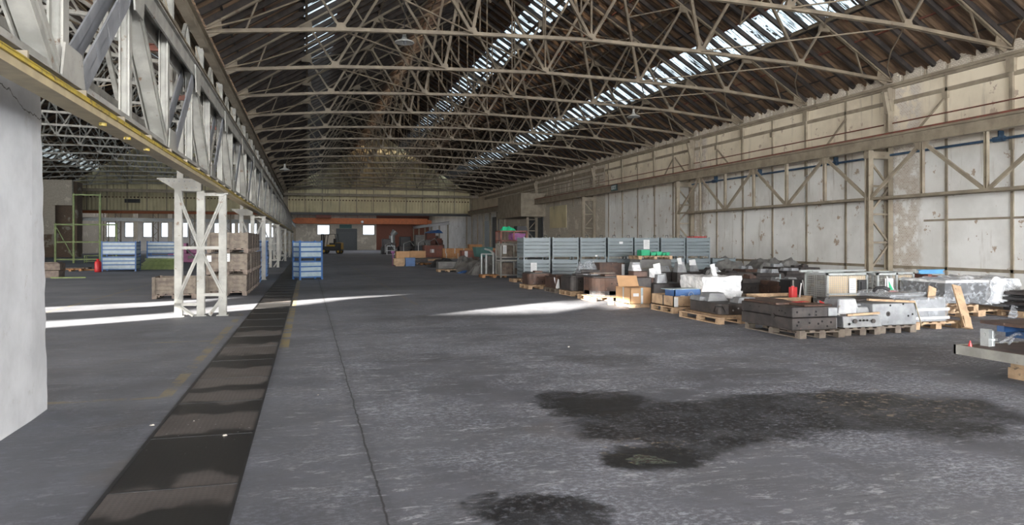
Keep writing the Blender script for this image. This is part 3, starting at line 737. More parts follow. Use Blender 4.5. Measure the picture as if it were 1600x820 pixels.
# rail beam above it, red stays and the valley beam with posts up to the trusses
rb = single('rail_beam', G().ibeam((0, -3, 0), (0, 104, 0), .26, .34, .035).box(-.04, .04, -3, 104, .17, .26), 'steel',
            'upper crane rail beam running along the top of the white lattice girder', 'rail', (-2.62, 0, 5.85))
for i in range(20):
    y = 5.4+i*5.55
    if y > 102: break
    single('red_stay', G().ibeam((-.75, 0, 0), (0, 0, 0), .12, .14, .02), 'rust', 'short red stay behind the upper rail beam, %s from the front' % ORD[i], 'stay', (-2.75, y, 5.75), 0, 'short red stays')
vb = thing('valley_beam', 'long cream valley beam carrying the truss ends between the halls', 'beam', (-3.4, 0, 8.1))
G().ibeam((.15, -8, .15), (.15, YG, .15), .24, .45, .03).ibeam((-.35, -8, .15), (-.35, YG, .15), .24, .45, .03).obj('beam', 'steel', vb)
for i in range(19):
    y = 3.5+i*5.55
    G().ibeam((0, y, -2.7), (0, y, 0), .22, .26, .025).obj('post', 'white_steel', vb)
    G().bar((0, y, -2.6), (0, y+2.7, -.1), .09, .12).obj('brace', 'white_steel', vb)
    G().bar((0, y+5.4, -2.6), (0, y+2.85, -.1), .09, .12).obj('brace', 'white_steel', vb)
    G().slab([(-.1, y-.35, -.1), (-.1, y+.35, -.1), (.0, y+.16, -.55), (.0, y-.16, -.55)], (.03, 0, 0)).obj('bracket', 'steel', vb)
lb = thing('lower_valley_girder', 'lattice girder of the left-hand hall behind the white girder', 'girder', (-4.4, 0, 5.0))
G().bar((0, -3, 0), (0, YG, 0), .12, .16).bar((0, -3, 2.6), (0, YG, 2.6), .14, .18).obj('chord', 'white_steel', lb)
for i in range(19):
    y = 3+i*5.55
    G().bar((0, y, 0), (0, y+2.78, 2.6), .10, .12).obj('diagonal', 'white_steel', lb)
    G().bar((0, y+5.55, 0), (0, y+2.78, 2.6), .10, .12).obj('diagonal', 'white_steel', lb)

def make_column(label):
    t = thing('trestle_column', label, 'column', (-2.42, 18.5, 0), 0, 'white trestle columns')
    for x in (-.48, 0, .48):
        zt = 2.87 if x > .2 else 2.95
        G().ibeam((x, 0, 0), (x, 0, zt), .165, .20, .022).bar((x, -.09, 0), (x, -.09, zt), .15, .012).obj('leg', 'white_steel', t)
        G().box(x-.13, x+.13, -.14, .14, 0, .025).obj('base_plate', 'white_steel', t)
    G().slab([(-.90, -.16, 3.18), (.02, -.16, 3.18), (.02, -.16, 2.92), (-.50, -.16, 2.92)], (0, .03, 0)).slab([(-.90, .13, 3.18), (.02, .13, 3.18), (.02, .13, 2.92), (-.50, .13, 2.92)], (0, .03, 0)).box(-.92, .04, -.18, .18, 3.18, 3.21).obj('bracket', 'white_steel', t)
    for a in [(i*.11-.78, 3.14) for i in range(8)]+[(-.38, 3.0), (-.28, 3.0), (-.18, 3.0), (-.08, 3.0)]:
        G().tube((a[0], -.16, a[1]), (a[0], -.175, a[1]), .013, 6).obj('rivet', 'grey_steel', t)
    Q = [((-.48, 2.85), (-.02, 1.62)), ((.48, 2.75), (.02, 1.62)), ((-.02, 1.52), (-.48, .42)), ((.02, 1.52), (.5, .52)), ((-.45, .26), (-.15, 0.02)), ((.48, .42), (.2, .02))]
    for a, b in Q:
        g = G().bar((a[0], -.13, a[1]), (b[0], -.13, b[1]), .02, .085, up=(0, 1, 0)) if False else G()
        p, q = Vector((a[0], -.125, a[1])), Vector((b[0], -.125, b[1]))
        g.bar(p, q, .08, .012, up=(0, 1, 0)).bar(p, q, .012, .07, up=(0, 1, 0))
        g.obj('diagonal', 'white_steel', t)
    for x0, x1, z in ((-.56, .56, 1.60), (-.02, .56, .50), (-.56, -.4, .28), (0, .52, 2.85)):
        G().box(x0, x1, -.14, -.12, z-.035, z+.035).obj('rail', 'white_steel', t)
    G().box(-.56, 0, -.14, -.12, .25, .32).obj('rail', 'white_steel', t)
    G().ibeam((-.48, .25, 2.95), (-.48, .25, 4.6), .14, .16, .02).obj('upper_post', 'white_steel', t)
    G().box(.36, .60, -.14, .14, 2.86, 2.89).obj('cap_plate', 'white_steel', t)
    return t
col1 = make_column('nearest white trestle column, standing in the sun streak on the floor')
for i, y in enumerate((35.1, 51.7, 68.3, 84.9, 101.5)):
    dup(col1, (-2.42, y, 0), label='white trestle column under the lattice girder, %s beyond the nearest' % ORD[i])

# ------------------------------------------------------------------ right wall fittings
wf = G(); 
y = 14.6+2.775-5.55; yy = []
while y < 57: yy.append(y); y += 2.775
for y in yy: wf.box(XR-.05, XR, y-.055, y+.055, 0, 8.3)
wf.box(XR-.05, XR, -8, 57, 7.62, 7.78).box(XR-.05, XR, -8, 41, .62, .74).box(XR-.045, XR, -8, 24, 2.55, 2.63)
struct('trim_12', wf, 'steel')
g = G()
for i, y in enumerate(TY[:12]):
    g.box(XR-.14, XR, y-.16, y+.16, 7.75, 8.3).box(XR-.10, XR, y-.07, y+.07, 5, 7.8)
    if i % 3 != 2 and y < 56:
        g.box(XR-.12, XR, y+2.775-.12, y+2.775+.12, 7.35, 7.62)
        s_ = 1 if i % 3 == 0 else -1
for y, s_ in ((28.4, 1), (39.6, -1), (22.9, 1), (17.3, -1), (45.0, 1), (44.8, -1)):
    g.bar((XR-.06, y, 7.45), (XR-.06, y+s_*1.9, 5.9), .05, .08)
struct('trim_13', g, 'steel')
single('red_pipe', G().tube((0, -5, 0), (0, 60, 0), .025, 6), 'rust', 'thin rust-red pipe high on the right wall', 'pipe', (XR-.09, 0, 6.78))
bp = thing('blue_pipe', 'dark blue pipe along the right wall below the runway beam', 'pipe', (XR-.22, 0, 5.42))
G().tube((0, -5, 0), (0, 44, 0), .05, 8).obj('pipe', 'bluepipe', bp)
for y in (14, 20.5, 29, 35, 39.5): G().tube((0, y-.22, 0), (0, y+.22, 0), .10, 8).box(-.03, .2, y-.03, y+.03, -.05, .3).obj('coupling', 'bluepipe', bp)
# runway beam
XW = 22.9
rbm = single('runway_beam', G().ibeam((0, -8, 0), (0, 106, 0), .30, .46, .035).box(-.03, .03, -8, 106, .23, .30), 'steel', 'long cream crane runway beam along the right wall', 'beam', (XW, 0, 5.83))
single('runway_rail', G().box(-.035, .035, -8, 106, 0, .07), 'rust', 'rust-brown crane rail on top of the runway beam', 'rail', (XW, 0, 6.13))
rt = thing('runway_truss', 'cream lattice bracing truss hanging under the runway beam at the right', 'truss', (XW, 0, 3.55))
G().bar((0, 9, 0), (0, 42.6, 0), .12, .11).bar((.75, 9, 0), (.75, 42.6, 0), .08, .09).obj('bottom_chord', 'steel', rt)
y = 42.3-33.24
k = 0
while y < 42:
    m_ = y+2.77
    G().bar((0, y+.05, 0), (0, m_, 2.05), .09, .13).obj('diagonal', 'steel', rt)
    G().bar((0, y+5.5, 0), (0, m_, 2.05), .09, .13).obj('diagonal', 'steel', rt)
    G().ibeam((0, m_, 0), (0, m_, 2.05), .13, .13, .015).obj('post', 'steel', rt)
    G().ibeam((0, y, 0), (0, y, 2.05), .13, .13, .015).obj('post', 'steel', rt)
    G().slab([(-.05, m_-.4, 2.05), (-.05, m_+.4, 2.05), (-.05, m_+.15, 1.75), (-.05, m_-.15, 1.75)], (.02, 0, 0)).obj('gusset_plate', 'steel', rt)
    G().bar((0, y, 0), (.75, y+2.7, 0), .06).obj('lacing', 'steel', rt)
    y += 5.54; k += 1
def wall_column(label, y, top=8.3, braces=True):
    t = thing('wall_column', label, 'column', (XW, y, 0), 0, 'steel wall columns')
    G().ibeam((0, 0, 0), (0, 0, 5.6), .24, .24, .02).obj('front_post', 'steel', t)
    G().ibeam((1.0, 0, 0), (1.0, 0, top), .24, .24, .02).obj('rear_post', 'steel', t)
    for i, z in enumerate((.5, 1.7, 2.9, 4.1)):
        a, b = ((0, z), (1, z+1.1)) if i % 2 == 0 else ((1, z), (0, z+1.1))
        G().bar((a[0], 0, a[1]), (b[0], 0, b[1]), .07, .08).obj('lacing', 'steel', t)
        G().bar((0, 0, z), (1, 0, z), .07, .08).obj('strut', 'steel', t)
    G().slab([(.8, -.15, 8.25), (1.15, -.15, 8.25), (1.15, -.15, 7.3), (1.0, -.15, 7.3)], (0, .3, 0)).bar((.75, -.05, 8.1), (.95, -.05, 7.2), .16, .2).obj('head_bracket', 'steel', t)
    G().box(-.15, 1.1, -.14, .14, 5.25, 5.55).obj('cap_beam', 'steel', t)
    return t
wc = wall_column('steel wall column standing behind the mesh cages on the right', 25.7)
wc2 = dup(wc, (XW, 42.35, 0), label='steel wall column behind the right end of the grey container row')
dup(wc, (XW, 59, 0), label='steel wall column in the brick stretch behind the left of the grey containers')
dup(wc, (XW, 75.6, 0), label='steel wall column beyond the wall doorway at the far right')
single('drain_pipe', G().tube((0, 0, 0), (0, 0, 8.4), .05, 8), 'steel', 'grey-cream downpipe beside the far wall column on the right wall', 'pipe', (XR-.12, 41.3, 0))
single('thin_wall_conduit', G().path([(0, 0, 3.0), (0, 0, 5.0), (0, -.5, 5.1), (0, -.5, 5.5)], .02), 'galv', 'thin grey conduit rising on the right wall beneath the blue pipe', 'conduit', (XR-.08, 31.3, 0))
# framed gallery rails on the brick part
g = G()
for i in range(13):
    g.bar((0, 58+i*2.0, 6.5), (0, 58+i*2.0, 7.35), .07)
g.bar((0, 57, 6.5), (0, 83, 6.5), .06).bar((0, 57, 6.95), (0, 83, 6.95), .06).bar((0, 57, 7.35), (0, 83, 7.35), .08)
single('wall_railing', g, 'steel', 'cream rail frame fixed high on the brick stretch of the right wall', 'railing', (XR-.15, 0, 0))
single('wall_band', G().box(-.05, .05, 57, 100, 7.6, 7.95), 'steel', 'cream steel band along the brick wall below the eaves', 'beam', (XR-.08, 0, 0))
ex = thing('exit_sign', 'small green exit sign under the rail at the end of the lattice truss', 'sign', (XW-.2, 52.0, 5.88))
G().box(0, .06, -.55, .55, -.25, .25).obj('sign_panel', 'black', ex)
cx_ = thing  # keep linter quiet
G().box(-.012, 0, -.5, .5, -.2, .2).obj('face', 'teal', ex)
g = G()
for k, rows in enumerate(('1110100100111', )): pass
GL = {'E': ('111', '100', '110', '100', '111'), 'X': ('101', '101', '010', '101', '101'), 'I': ('111', '010', '010', '010', '111'), 'T': ('111', '010', '010', '010', '010')}
for li, ch in enumerate('EXIT'):
    for r, row in enumerate(GL[ch]):
        for c_, b_ in enumerate(row):
            if b_ == '1':
                yc = .40-(li*.22+c_*.055); zc = .12-r*.055
                g.box(-.02, -.012, yc-.027, yc+.027, zc-.027, zc+.027)
g.obj('lettering', 'paper', ex)
# boxed-out panel over the doorway, doorway and cladding strip
single('hoist_panel', G().box(0, 2.68, 0, 9.5, 0, 2.35).box(-.02, 2.68, -.1, 9.6, 2.35, 2.45), 'steel', 'pale sheet panel boxed out above the dark wall doorway', 'panel', (21.4, 73, 4.35))
dr = struct('door_2', G().box(XR-.06, XR, 74, 79, 0, 4.3), 'shutter')
G().box(XR-.12, XR+.02, 73.8, 74, 0, 4.5).box(XR-.12, XR+.02, 79, 79.2, 0, 4.5).obj('door_frame', 'black', dr)
struct('door_3', G().box(XR-.06, XR, 97, 101, 0, 4.6), 'panel'); struct('door_4', G().box(XR-.06, XR, 92.5, 95.8, 0, 5), 'shutter')
single('cladding_strip', G().box(0, .05, 0, 5, 0, 2.2), 'cladding', 'cream sheet cladding beside the boxed-out panel on the right wall', 'cladding', (XR-.05, 66.5, 3.1))
for i in range(7):
    single('gallery_post', G().bar((0, 0, 0), (0, 0, 5.4), .18), 'steel', 'far steel post along the right wall past the doorway, %s from the door' % ORD[i], 'post', (22.6, 84+i*3.6, 0), 0, 'far right wall posts')
for nm_, x_ in (('right', 20.6), ('left', -2.35)):
    t = thing('far_runway', 'grey runway beam on posts under the %s end of the orange crane' % nm_, 'beam', (x_, 0, 0))
    G().ibeam((0, 109, 4.55), (0, 148, 4.55), .3, .5, .04).obj('beam', 'galv', t)
    for k in range(6): G().bar((0, 110+k*7.5, 0), (0, 110+k*7.5, 4.3), .2).obj('post', 'steel', t)

# orange bridge crane in the far bays
cr = thing('bridge_crane', 'orange overhead bridge crane in the far bays under the gable', 'crane', (10.3, 128, 4.71))
G().box(-12.4, 10.0, -.4, .4, 0, 1.0).obj('bridge_beam', 'orange', cr, .05)
G().box(-12.8, -12.2, -1.6, 1.6, .1, .7).box(9.9, 10.5, -1.6, 1.6, .1, .7).obj('end_carriage', 'orange', cr)
G().box(-9, -6.5, -.8, .8, 1.0, 1.7).obj('hoist_trolley', 'rust', cr)
G().lathe([(0, -.25), (.2, -.15), (.25, 0), (.2, .15), (0, .25)], 10, (-1.3, -.5, .35)).obj('lamp', 'paper', cr)
G().box(-12, 10, .4, 1.0, .9, 1.0).bar((-12, .95, 1.9), (10, .95, 1.9), .05).bar((-12, .95, 1.45), (10, .95, 1.45), .04).obj('walkway', 'rust', cr)
for k in range(12): G().bar((-12+k*2, .95, 1.0), (-12+k*2, .95, 1.9), .05).obj('rail_post', 'rust', cr)

# bare cross beams near the gable
for i, (y, z) in enumerate(((103.5, 8.15), (106, 9.3))):
    single('cross_beam', G().ibeam((-13.6, 0, 0), (13.6, 0, 0), .2, .3, .03), 'steel', 'long %s cross beam in front of the gable cladding' % ('lower' if i == 0 else 'upper'), 'beam', (XM, y, z))
single('left_cross_beam', G().ibeam((-13.6, 0, 0), (13.6, 0, 0), .2, .35, .03), 'steel', 'horizontal steel beam in front of the left hall gable cladding', 'beam', (XM-27.6, 95, 7.75))
single('gable_vent', G().box(0, 1.9, -.08, 0, 0, .5), 'black', 'small dark vent in the left hall gable cladding', 'vent', (-23.7, YG-.1, 6.95))

# pendant lamps
def lamp(loc, label, drop):
    t = thing('pendant_lamp', label, 'lamp', loc, 0, 'enamel pendant lamps')
    G().tube((0, 0, 0), (0, 0, drop), .012, 5).obj('cord', 'black', t)
    G().lathe([(0, .10), (.07, .10), (.09, 0), (.12, -.03), (.34, -.12), (.36, -.16), (.33, -.16), (.08, -.06), (0, -.06)], 18).obj('lamp_shade', 'lampshade', t, smooth=True)
    G().tube((0, 0, .08), (0, 0, .26), .06, 8).obj('cap', 'lampshade', t)
    G().lathe([(0, -.24), (.06, -.21), (.09, -.14), (.06, -.07), (0, -.06)], 12).obj('bulb', 'glass', t, smooth=True)
    return t
def at(px, d): u = (px-800)/FPX*d; return (ST*d+CT*u, CT*d-ST*u)
for px, py, d, lab in ((632, 60, 26.5, 'round enamel pendant lamp hanging at the top centre of the nearest bays'), (990, 178, 39, 'enamel pendant lamp hanging below the lower right skylight strip'),
                       (445, 262, 50, 'small far pendant lamp near the left eaves')):
    x_, y_ = at(px, d); z_ = EYE+(377-py)/FPX*d; lamp((x_, y_, z_), lab, roofz(x_)-.03-z_)

# ------------------------------------------------------------------ goods
def pallet_parts(t, w=.8, d=1.2, wood='wood', z=0):
    g = G(); n = 5 if w < 1 else 6
    for k in range(n):
        x = w*k/(n-1)*.88; g.box(x, x+w*.12, 0, d, z+.122, z+.144)
    g.obj('deck', wood, t)
    for yy in (0, d/2-.05, d-.1): G().box(0, w, yy, yy+.1, z+.10, z+.122).obj('stringer', wood, t)
    for xx in (0, w/2-.07, w-.14):
        G().box(xx, xx+.14, 0, d, z, z+.022).obj('runner', wood, t)
        for yy in (0, d/2-.07, d-.14): G().box(xx, xx+.14, yy, yy+.14, z+.022, z+.10).obj('block', wood, t)
def make_pallet(label, loc, w=.8, d=1.2, wood='wood', rz=0):
    t = thing('pallet', label, 'pallet', loc, rz, 'wooden pallets'); pallet_parts(t, w, d, wood); return t
PROTO = {}
def pallet(px, py, label, w=.8, d=1.2, wood='wood', dx=0, dy=0, z=0, rz=0):
    x, y = P(px, py) if px else (dx, dy)
    key = (w, d, wood)
    if key in PROTO: return dup(PROTO[key], (x, y, z), rz, label)
    PROTO[key] = make_pallet(label, (x, y, z), w, d, wood, rz); return PROTO[key]
PZ = .146

def holes(t, pts, r=.022, y=-.002):
    g = G()
    for a, b in pts: g.tube((a, y+.01, b), (a, y-.003, b), r, 8)
    bd = [c for c in t.children if c.name.split('.')[0] in ('body', 'base', 'lower_plate')]
    g.obj('bolt_hole', 'hole', bd[0] if bd else t)

# slate-grey steel containers
def make_container(label, loc, rz=0, W=1.22, D=1.0, H=.95):
    t = thing('steel_container', label, 'container', loc, rz, 'slate grey steel containers')
    def ribs(p, q, nrm, nm):
        n = 5; g = G(); P0, Q0 = Vector(p), Vector(q); N = Vector(nrm)
        for k in range(n):
            z0 = .13+k*(H-.17)/n; z1 = z0+(H-.17)/n; a = z0+.045; b = z1-.045
            a = z0+.03; b = z1-.012; prof = [(z0, .10), (z0+.022, .10), (a, .0), (b, .0), (z1, .10)]
            for (za, oa), (zb, ob) in zip(prof, prof[1:]):
                v = [P0-N*oa+Vector((0, 0, za)), Q0-N*oa+Vector((0, 0, za)), Q0-N*ob+Vector((0, 0, zb)), P0-N*ob+Vector((0, 0, zb))]
                g.add(v, [(0, 1, 2, 3)])
        g.obj(nm, 'slate', t)
    ribs((.05, 0, 0), (W-.05, 0, 0), (0, -1, 0), 'front_panel'); ribs((.05, D, 0), (W-.05, D, 0), (0, 1, 0), 'rear_panel')
    ribs((0, .05, 0), (0, D-.05, 0), (-1, 0, 0), 'side_panel'); ribs((W, .05, 0), (W, D-.05, 0), (1, 0, 0), 'side_panel')
    for x in (0, W-.06):
        for y in (-.01, D-.05): G().box(x, x+.06, y, y+.06, 0, H+.02).obj('corner_post', 'slate', t)
    G().box(0, W, -.01, .02, H-.05, H-.01).box(0, W, D-.02, D+.01, H-.05, H-.01).box(-.01, .02, 0, D, H-.05, H-.01).box(W-.02, W+.01, 0, D, H-.05, H-.01).obj('top_rim', 'slate', t)
    G().box(0, W, 0, D, .10, .13).obj('base', 'slate', t)
    return t
cx0, cy0 = 9.0, 30.3
ct = make_container('lower slate-grey steel container at the left end of the row, white paper on its front', (cx0, cy0, 0))
cpos = ['left end', 'second from the left', 'third from the left', 'middle', 'third from the right', 'second from the right', 'right end']
for i in range(7):
    x = cx0+i*1.31
    if i: dup(ct, (x, cy0+.04*(i % 2), 0), label='slate-grey ribbed steel container in the lower row, %s under the upper row' % cpos[i])
    dup(ct, (x+.01, cy0+.03*((i+1) % 2), .965), label='slate-grey ribbed steel container in the upper row, %s' % cpos[i])
dup(ct, (cx0+7*1.31+.1, cy0+.1, 0), label='slate-grey container alone at the right end of the lower row, nothing stacked on it')
def paper(label, loc, w=.21, h=.30, rz=0, lines=True):
    t = thing('paper_sheet', label, 'paper', loc, rz, 'white paper notices')
    sh = G().box(0, w, -.004, 0, 0, h).obj('sheet', 'paper', t)
    if lines:
        g = G()
        for k in range(6):
            z = h*(.85-.13*k); g.box(w*.12, w*(.88 if k % 2 else .7), -.006, -.0045, z, z+.010)
        g.obj('print', 'ink', sh)
    return t
paper('white printed notice on the lower container at the left end of the row', (cx0+.32, cy0-.012, .42), .28, .40)
paper('large white notice on the upper container third from the right', (cx0+4*1.31+.45, cy0+.018, 1.40), .30, .42)
paper('small white label on the upper container in the middle of the row', (cx0+3*1.31+.55, cy0-.012, 1.64), .18, .10, lines=False)
paper('tiny white label low on the upper container third from the left', (cx0+2*1.31+.72, cy0+.018, 1.07), .10, .07, lines=False)
single('red_sheet', G().box(0, .75, 0, .5, 0, .05), 'red', 'flat red sheet on top of the container at the right end of the upper row', 'sheet', (cx0+6*1.31+.4, cy0+.2, 1.93))
for i in range(7):
    g = G()
    for xx in (.25, .95): g.path([(xx, .3, 0), (xx, .3, .10), (xx+.12, .3, .10), (xx+.12, .3, 0)], .012, 5)
    single('lifting_hooks', g, 'black', 'pair of small dark lifting loops on the upper container, %s' % cpos[i], 'hook', (cx0+i*1.31, cy0-.27, 1.92), 0, 'lifting loops')

# --- front row of dies and boxes (near-left corners measured on the floor)
def rounded(w, d, r, n=5):
    pts = []
    for cx, cy, a0 in ((w-r, r, -PI/2), (w-r, d-r, 0), (r, d-r, PI/2), (r, r, PI)):
        for k in range(n+1): a = a0+PI/2*k/n; pts.append((cx+r*math.cos(a), cy+r*math.sin(a)))
    return pts
def round_die(label, px, py, w, d, h, r, m, bolts=4, z=PZ, group=None):
    x, y = P(px, py); t = thing('press_die', label, 'die', (x, y, z), 0, 'press dies on pallets')
    G().prism(rounded(w, d, r), 0, h).obj('body', m, t, .01)
    G().prism([(a*.9+w*.05, b*.9+d*.05) for a, b in rounded(w, d, r)], h, h+.035).obj('top_plate', 'die', t)
    holes(t, [(r+.08+k*(w-2*r-.1)/max(1, bolts-1), h*(.25 if k % 2 else .68)) for k in range(bolts)], .022)
    g = G(); g.prism([(w*.35, d*.3), (w*.65, d*.3), (w*.6, d*.7), (w*.4, d*.7)], h+.03, h+.09); g.obj('lug', m, t)
    return t
pallet(826, 452, 'wooden pallet under the leftmost rounded die, in front of the grey containers', 1.0, 1.2)
round_die('rusty rounded press die leftmost in the front row before the grey containers', 826, 451, 1.0, 1.1, .40, .28, 'rusty', 3)
pallet(868, 458, 'wooden pallet under the brown block with hanging white paper', .8, 1.2, 'greywood')
x, y = P(868, 457)
t = thing('press_die', 'brown square press die with torn white paper hanging on its corner', 'die', (x, y, PZ), 0, 'press dies on pallets')
G().box(0, .85, 0, 1.15, 0, .38).box(.1, .75, .2, 1.0, .38, .44).obj('body', 'rusty', t, .012)
G().slab([(.35, -.01, .42), (.7, -.01, .40), (.62, -.02, .18), (.45, -.02, .08)], (0, .005, 0)).slab([(-.03, .1, .38), (.12, -.03, .3), (.14, -.04, -.02), (.02, -.02, -.03)], (.004, .004, 0)).obj('torn_paper', 'paper', t)
pallet(893, 463, 'wooden pallet under the dark rounded die left of the big shiny die', .8, 1.2)
round_die('dark rounded press die with a shiny front, left of the big oval die', 893, 462, .82, 1.2, .45, .22, 'die', 2)
pallet(925, 471, 'pale wooden pallet under the big oval die', 1.2, 1.2)
t = round_die('big oval press die with worn shiny front beside the cardboard box', 930, 470, 1.35, 1.3, .52, .45, 'rusty', 5)
G().prism([(a+.0, b) for a, b in rounded(1.35, 1.3, .45)], -.0, .13).obj('skirt', 'bare', t)
single('wooden_board', G().box(0, .75, 0, .12, 0, .05).box(.02, .73, .2, .28, 0, .04), 'oldwood', 'weathered wooden boards lying on top of the big oval die', 'board', (t.location.x+.1, t.location.y+.4, PZ+.62), .1)
x, y = P(905, 446)
t = thing('wrapped_part', 'dark part in loose clear plastic standing behind the dark rounded die', 'part', (x, y, .0))
G().box(.05, .95, 0, .7, .0, .50).box(.1, .9, .05, .6, .5, .62).obj('body', 'die', t, .02)
G().box(.15, .35, -.02, .0, .3, .45).box(.5, .8, -.02, 0, .28, .44).obj('lug', 'bare', t)
G().drape(-.1, 1.05, -.1, .8, .92, 5, .3, 3).obj('plastic_wrap', 'clear', t)
x, y = P(937, 440)
single('steel_tray', G().box(0, 1.15, 0, .8, 0, .62).box(-.02, 1.17, -.02, .02, .56, .64).box(-.02, 1.17, .78, .82, .56, .64).box(-.02, .02, 0, .8, .56, .64), 'rusty',
       'brown rusty steel box standing behind the big oval die', 'box', (x, y, .18))
pallet(939, 441, 'pallet carrying the brown rusty steel box at the back', 1.0, .8, 'oldwood')
paper('long white notice on the right side of the brown rusty steel box', (x+1.02, y-.03, .25), .14, .5)

# cardboard box
x, y = P(985, 481)
t = thing('cardboard_box', 'open brown cardboard box with one flap standing up, on a pale wooden base', 'box', (x, y, .10))
W_, D_, H_ = .60, .95, .42
G().box(0, W_, 0, .012, 0, H_).box(0, W_, D_-.012, D_, 0, H_).box(0, .012, 0, D_, 0, H_).box(W_-.012, W_, 0, D_, 0, H_).box(0, W_, 0, D_, 0, .012).box(0, W_, 0, D_, H_-.03, H_-.02).obj('box_body', 'card', t)
G().slab([(.0, D_-.2, H_), (W_, D_-.2, H_), (W_, D_-.05, H_+.28), (0, D_-.05, H_+.30)], (0, .012, 0)).obj('flap', 'card', t)
G().box(.30, .36, -.003, 0, 0, H_).box(-.003, 0, .42, .48, 0, H_).obj('strap', 'panel', t)
G().box(.08, .24, -.004, 0, .20, .28).obj('shipping_label', 'paper', t); G().box(.31, .36, -.006, -.003, .04, .22).obj('side_label', 'paper', t)
single('timber_skid', G().box(0, .55, 0, .12, .0, .10).box(0, .55, .8, .92, 0, .10).box(-.12, .0, .5, .62, 0, .10).box(-.18, -.03, 1.0, 1.1, 0, .10).box(-.05, .0, 0, .9, .02, .09), 'wood', 'pale timber skid under the cardboard box', 'skid', (x+.02, y+.02, 0))
# stepped dark block stack with grey cones
x, y = P(1022, 471)
t = thing('dark_stack', 'tall dark crate of oily steel blocks behind the cardboard box', 'crate', (x, y, .10))
G().box(0, 1.0, 0, .9, 0, .42).box(-.55, 0, .15, 1.2, 0, .60).obj('body', 'die', t, .02)
G().box(-.55, -.1, .2, .6, .6, .78).box(.0, .5, .3, .7, .42, .58).obj('upper_block', 'rusty', t, .02)
pallet(1022, 472, 'dark pallet under the crate of oily steel blocks', 1.0, 1.2, 'oldwood')
for i, (dx, dy, dz, lab) in enumerate(((.12, .05, .53, 'grey truncated steel cone on the dark crate, just left of the blue box'), (-.45, .5, .88, 'grey truncated steel cone on the dark block, behind the cardboard flap'), (.55, .75, .53, 'small grey steel cone at the back of the dark crate'))):
    single('steel_cone', G().prism(rounded(.34, .3, .05, 2), 0, .25, .72), 'bare', lab, 'cone', (x+dx, y+dy, dz), .1*i, 'grey steel cones')
# big covered stack with pallet and green crates on top
x, y = P(998, 443)
t = thing('covered_stack', 'tall grey-covered stack of flat packs with a pallet of green bins on top', 'stack', (x, y, 0))
G().prism([(0, 0), (1.65, 0), (1.6, 1.2), (.05, 1.2)], 0, .62, .96).prism([(.06, .05), (1.55, .05), (1.5, 1.1), (.08, 1.1)], .62, 1.0, .97).obj('cover', 'tarp', t, .02)
G().box(-.02, 1.62, -.02, 0.0, .60, .64).obj('strap', 'greywood', t)
pallet(None, None, 'pale pallet on top of the covered stack, under the green bins', 1.55, 1.0, 'wood', x+.05, y+.1, 1.0)
gb = None
for i, (dx, w_, h_, lab) in enumerate(((.18, .42, .24, 'large green plastic bin, leftmost on the stacked pallet'), (.62, .26, .15, 'green plastic bin, second from the left on the stacked pallet'), (.89, .26, .17, 'green plastic bin, third from the left on the stacked pallet'), (1.16, .16, .12, 'small green plastic bin, fourth on the stacked pallet'), (1.33, .17, .14, 'small green plastic bin, rightmost on the stacked pallet'))):
    g = G().box(0, w_, 0, .02, 0, h_).box(0, w_, .38, .40, 0, h_).box(0, .02, 0, .4, 0, h_).box(w_-.02, w_, 0, .4, 0, h_).box(0, w_, 0, .4, 0, .02).box(-.01, w_+.01, -.012, .0, h_-.03, h_).box(w_*.3, w_*.7, -.01, 0, h_*.3, h_*.55)
    single('plastic_bin', g, 'green', lab, 'bin', (x+.05+dx, y+.25, 1.146), 0, 'green plastic bins')
# papers and white part bundles
sx_, sy_ = P(1022, 471); cA, cB = P(1078, 446), P(1058, 448); pk = P(1098, 479)
for px, py, z, w_, h_, a, lab in ((sx_-.5, sy_+.3, .88, .3, .18, .2, 'crumpled white sheet left of the upright papers on the dark crate'), (sx_+.02, sy_+.34, .68, .22, .28, -.2, 'tilted white paper among the dark blocks'),
        (sx_+.24, sy_+.45, .68, .26, .42, .05, 'tallest white paper standing among the dark blocks'), (cA[0]+.05, cA[1]+.12, .80, .30, .22, -.15, 'white paper bag draped over the parts behind the blue box'),
        (cB[0]+.12, cB[1]+.12, .86, .2, .25, .1, 'white sheet hanging on the grey part left of the white pack'), (pk[0]+.5, pk[1]+.3, .79, .16, .34, .25, 'narrow white paper sticking up from the white wrapped pack')):
    single('paper_bundle', G().slab([(0, 0, 0), (w_, .03, 0), (w_*.92, .10, h_), (w_*.1, .12, h_*.9)], (0, .03, .01)).slab([(.02, .02, 0), (w_*.7, -.06, 0), (w_*.7, .02, h_*.5), (w_*.1, .04, h_*.6)], (0, .02, 0)), 'paper', lab, 'paper', (px, py, z), a, 'white papers on the parts')
# wooden tray with blue crate
pallet(1052, 490, 'pallet under the timber tray with the blue plastic crate', .95, 1.2)
x, y = P(1052, 489)
t = thing('timber_tray', 'pale timber collar box on a pallet, holding the blue plastic crate', 'box', (x, y, PZ))
G().box(0, 1.15, 0, .025, 0, .26).box(0, 1.15, 1.15, 1.175, 0, .26).box(0, .025, 0, 1.17, 0, .26).box(1.125, 1.15, 0, 1.17, 0, .26).box(0, 1.15, 0, 1.17, 0, .02).obj('frame', 'wood', t)
G().box(.02, .13, -.006, 0, .0, .24).obj('label_sheet', 'paper', t); G().box(-.01, 0, .5, .54, 0, .27).obj('strap', 'black', t)
G().box(.2, .9, .3, .9, .02, .14).obj('lining', 'oldwood', t)
bl = thing('blue_crate', 'bright blue plastic crate with a white emblem, in the timber tray', 'crate', (x+.1, y+.12, PZ+.15))
G().box(0, .72, 0, .02, 0, .26).box(0, .72, .48, .5, 0, .26).box(0, .02, 0, .5, 0, .26).box(.70, .72, 0, .5, 0, .26).box(0, .72, 0, .5, 0, .02).obj('crate_body', 'blue', bl)
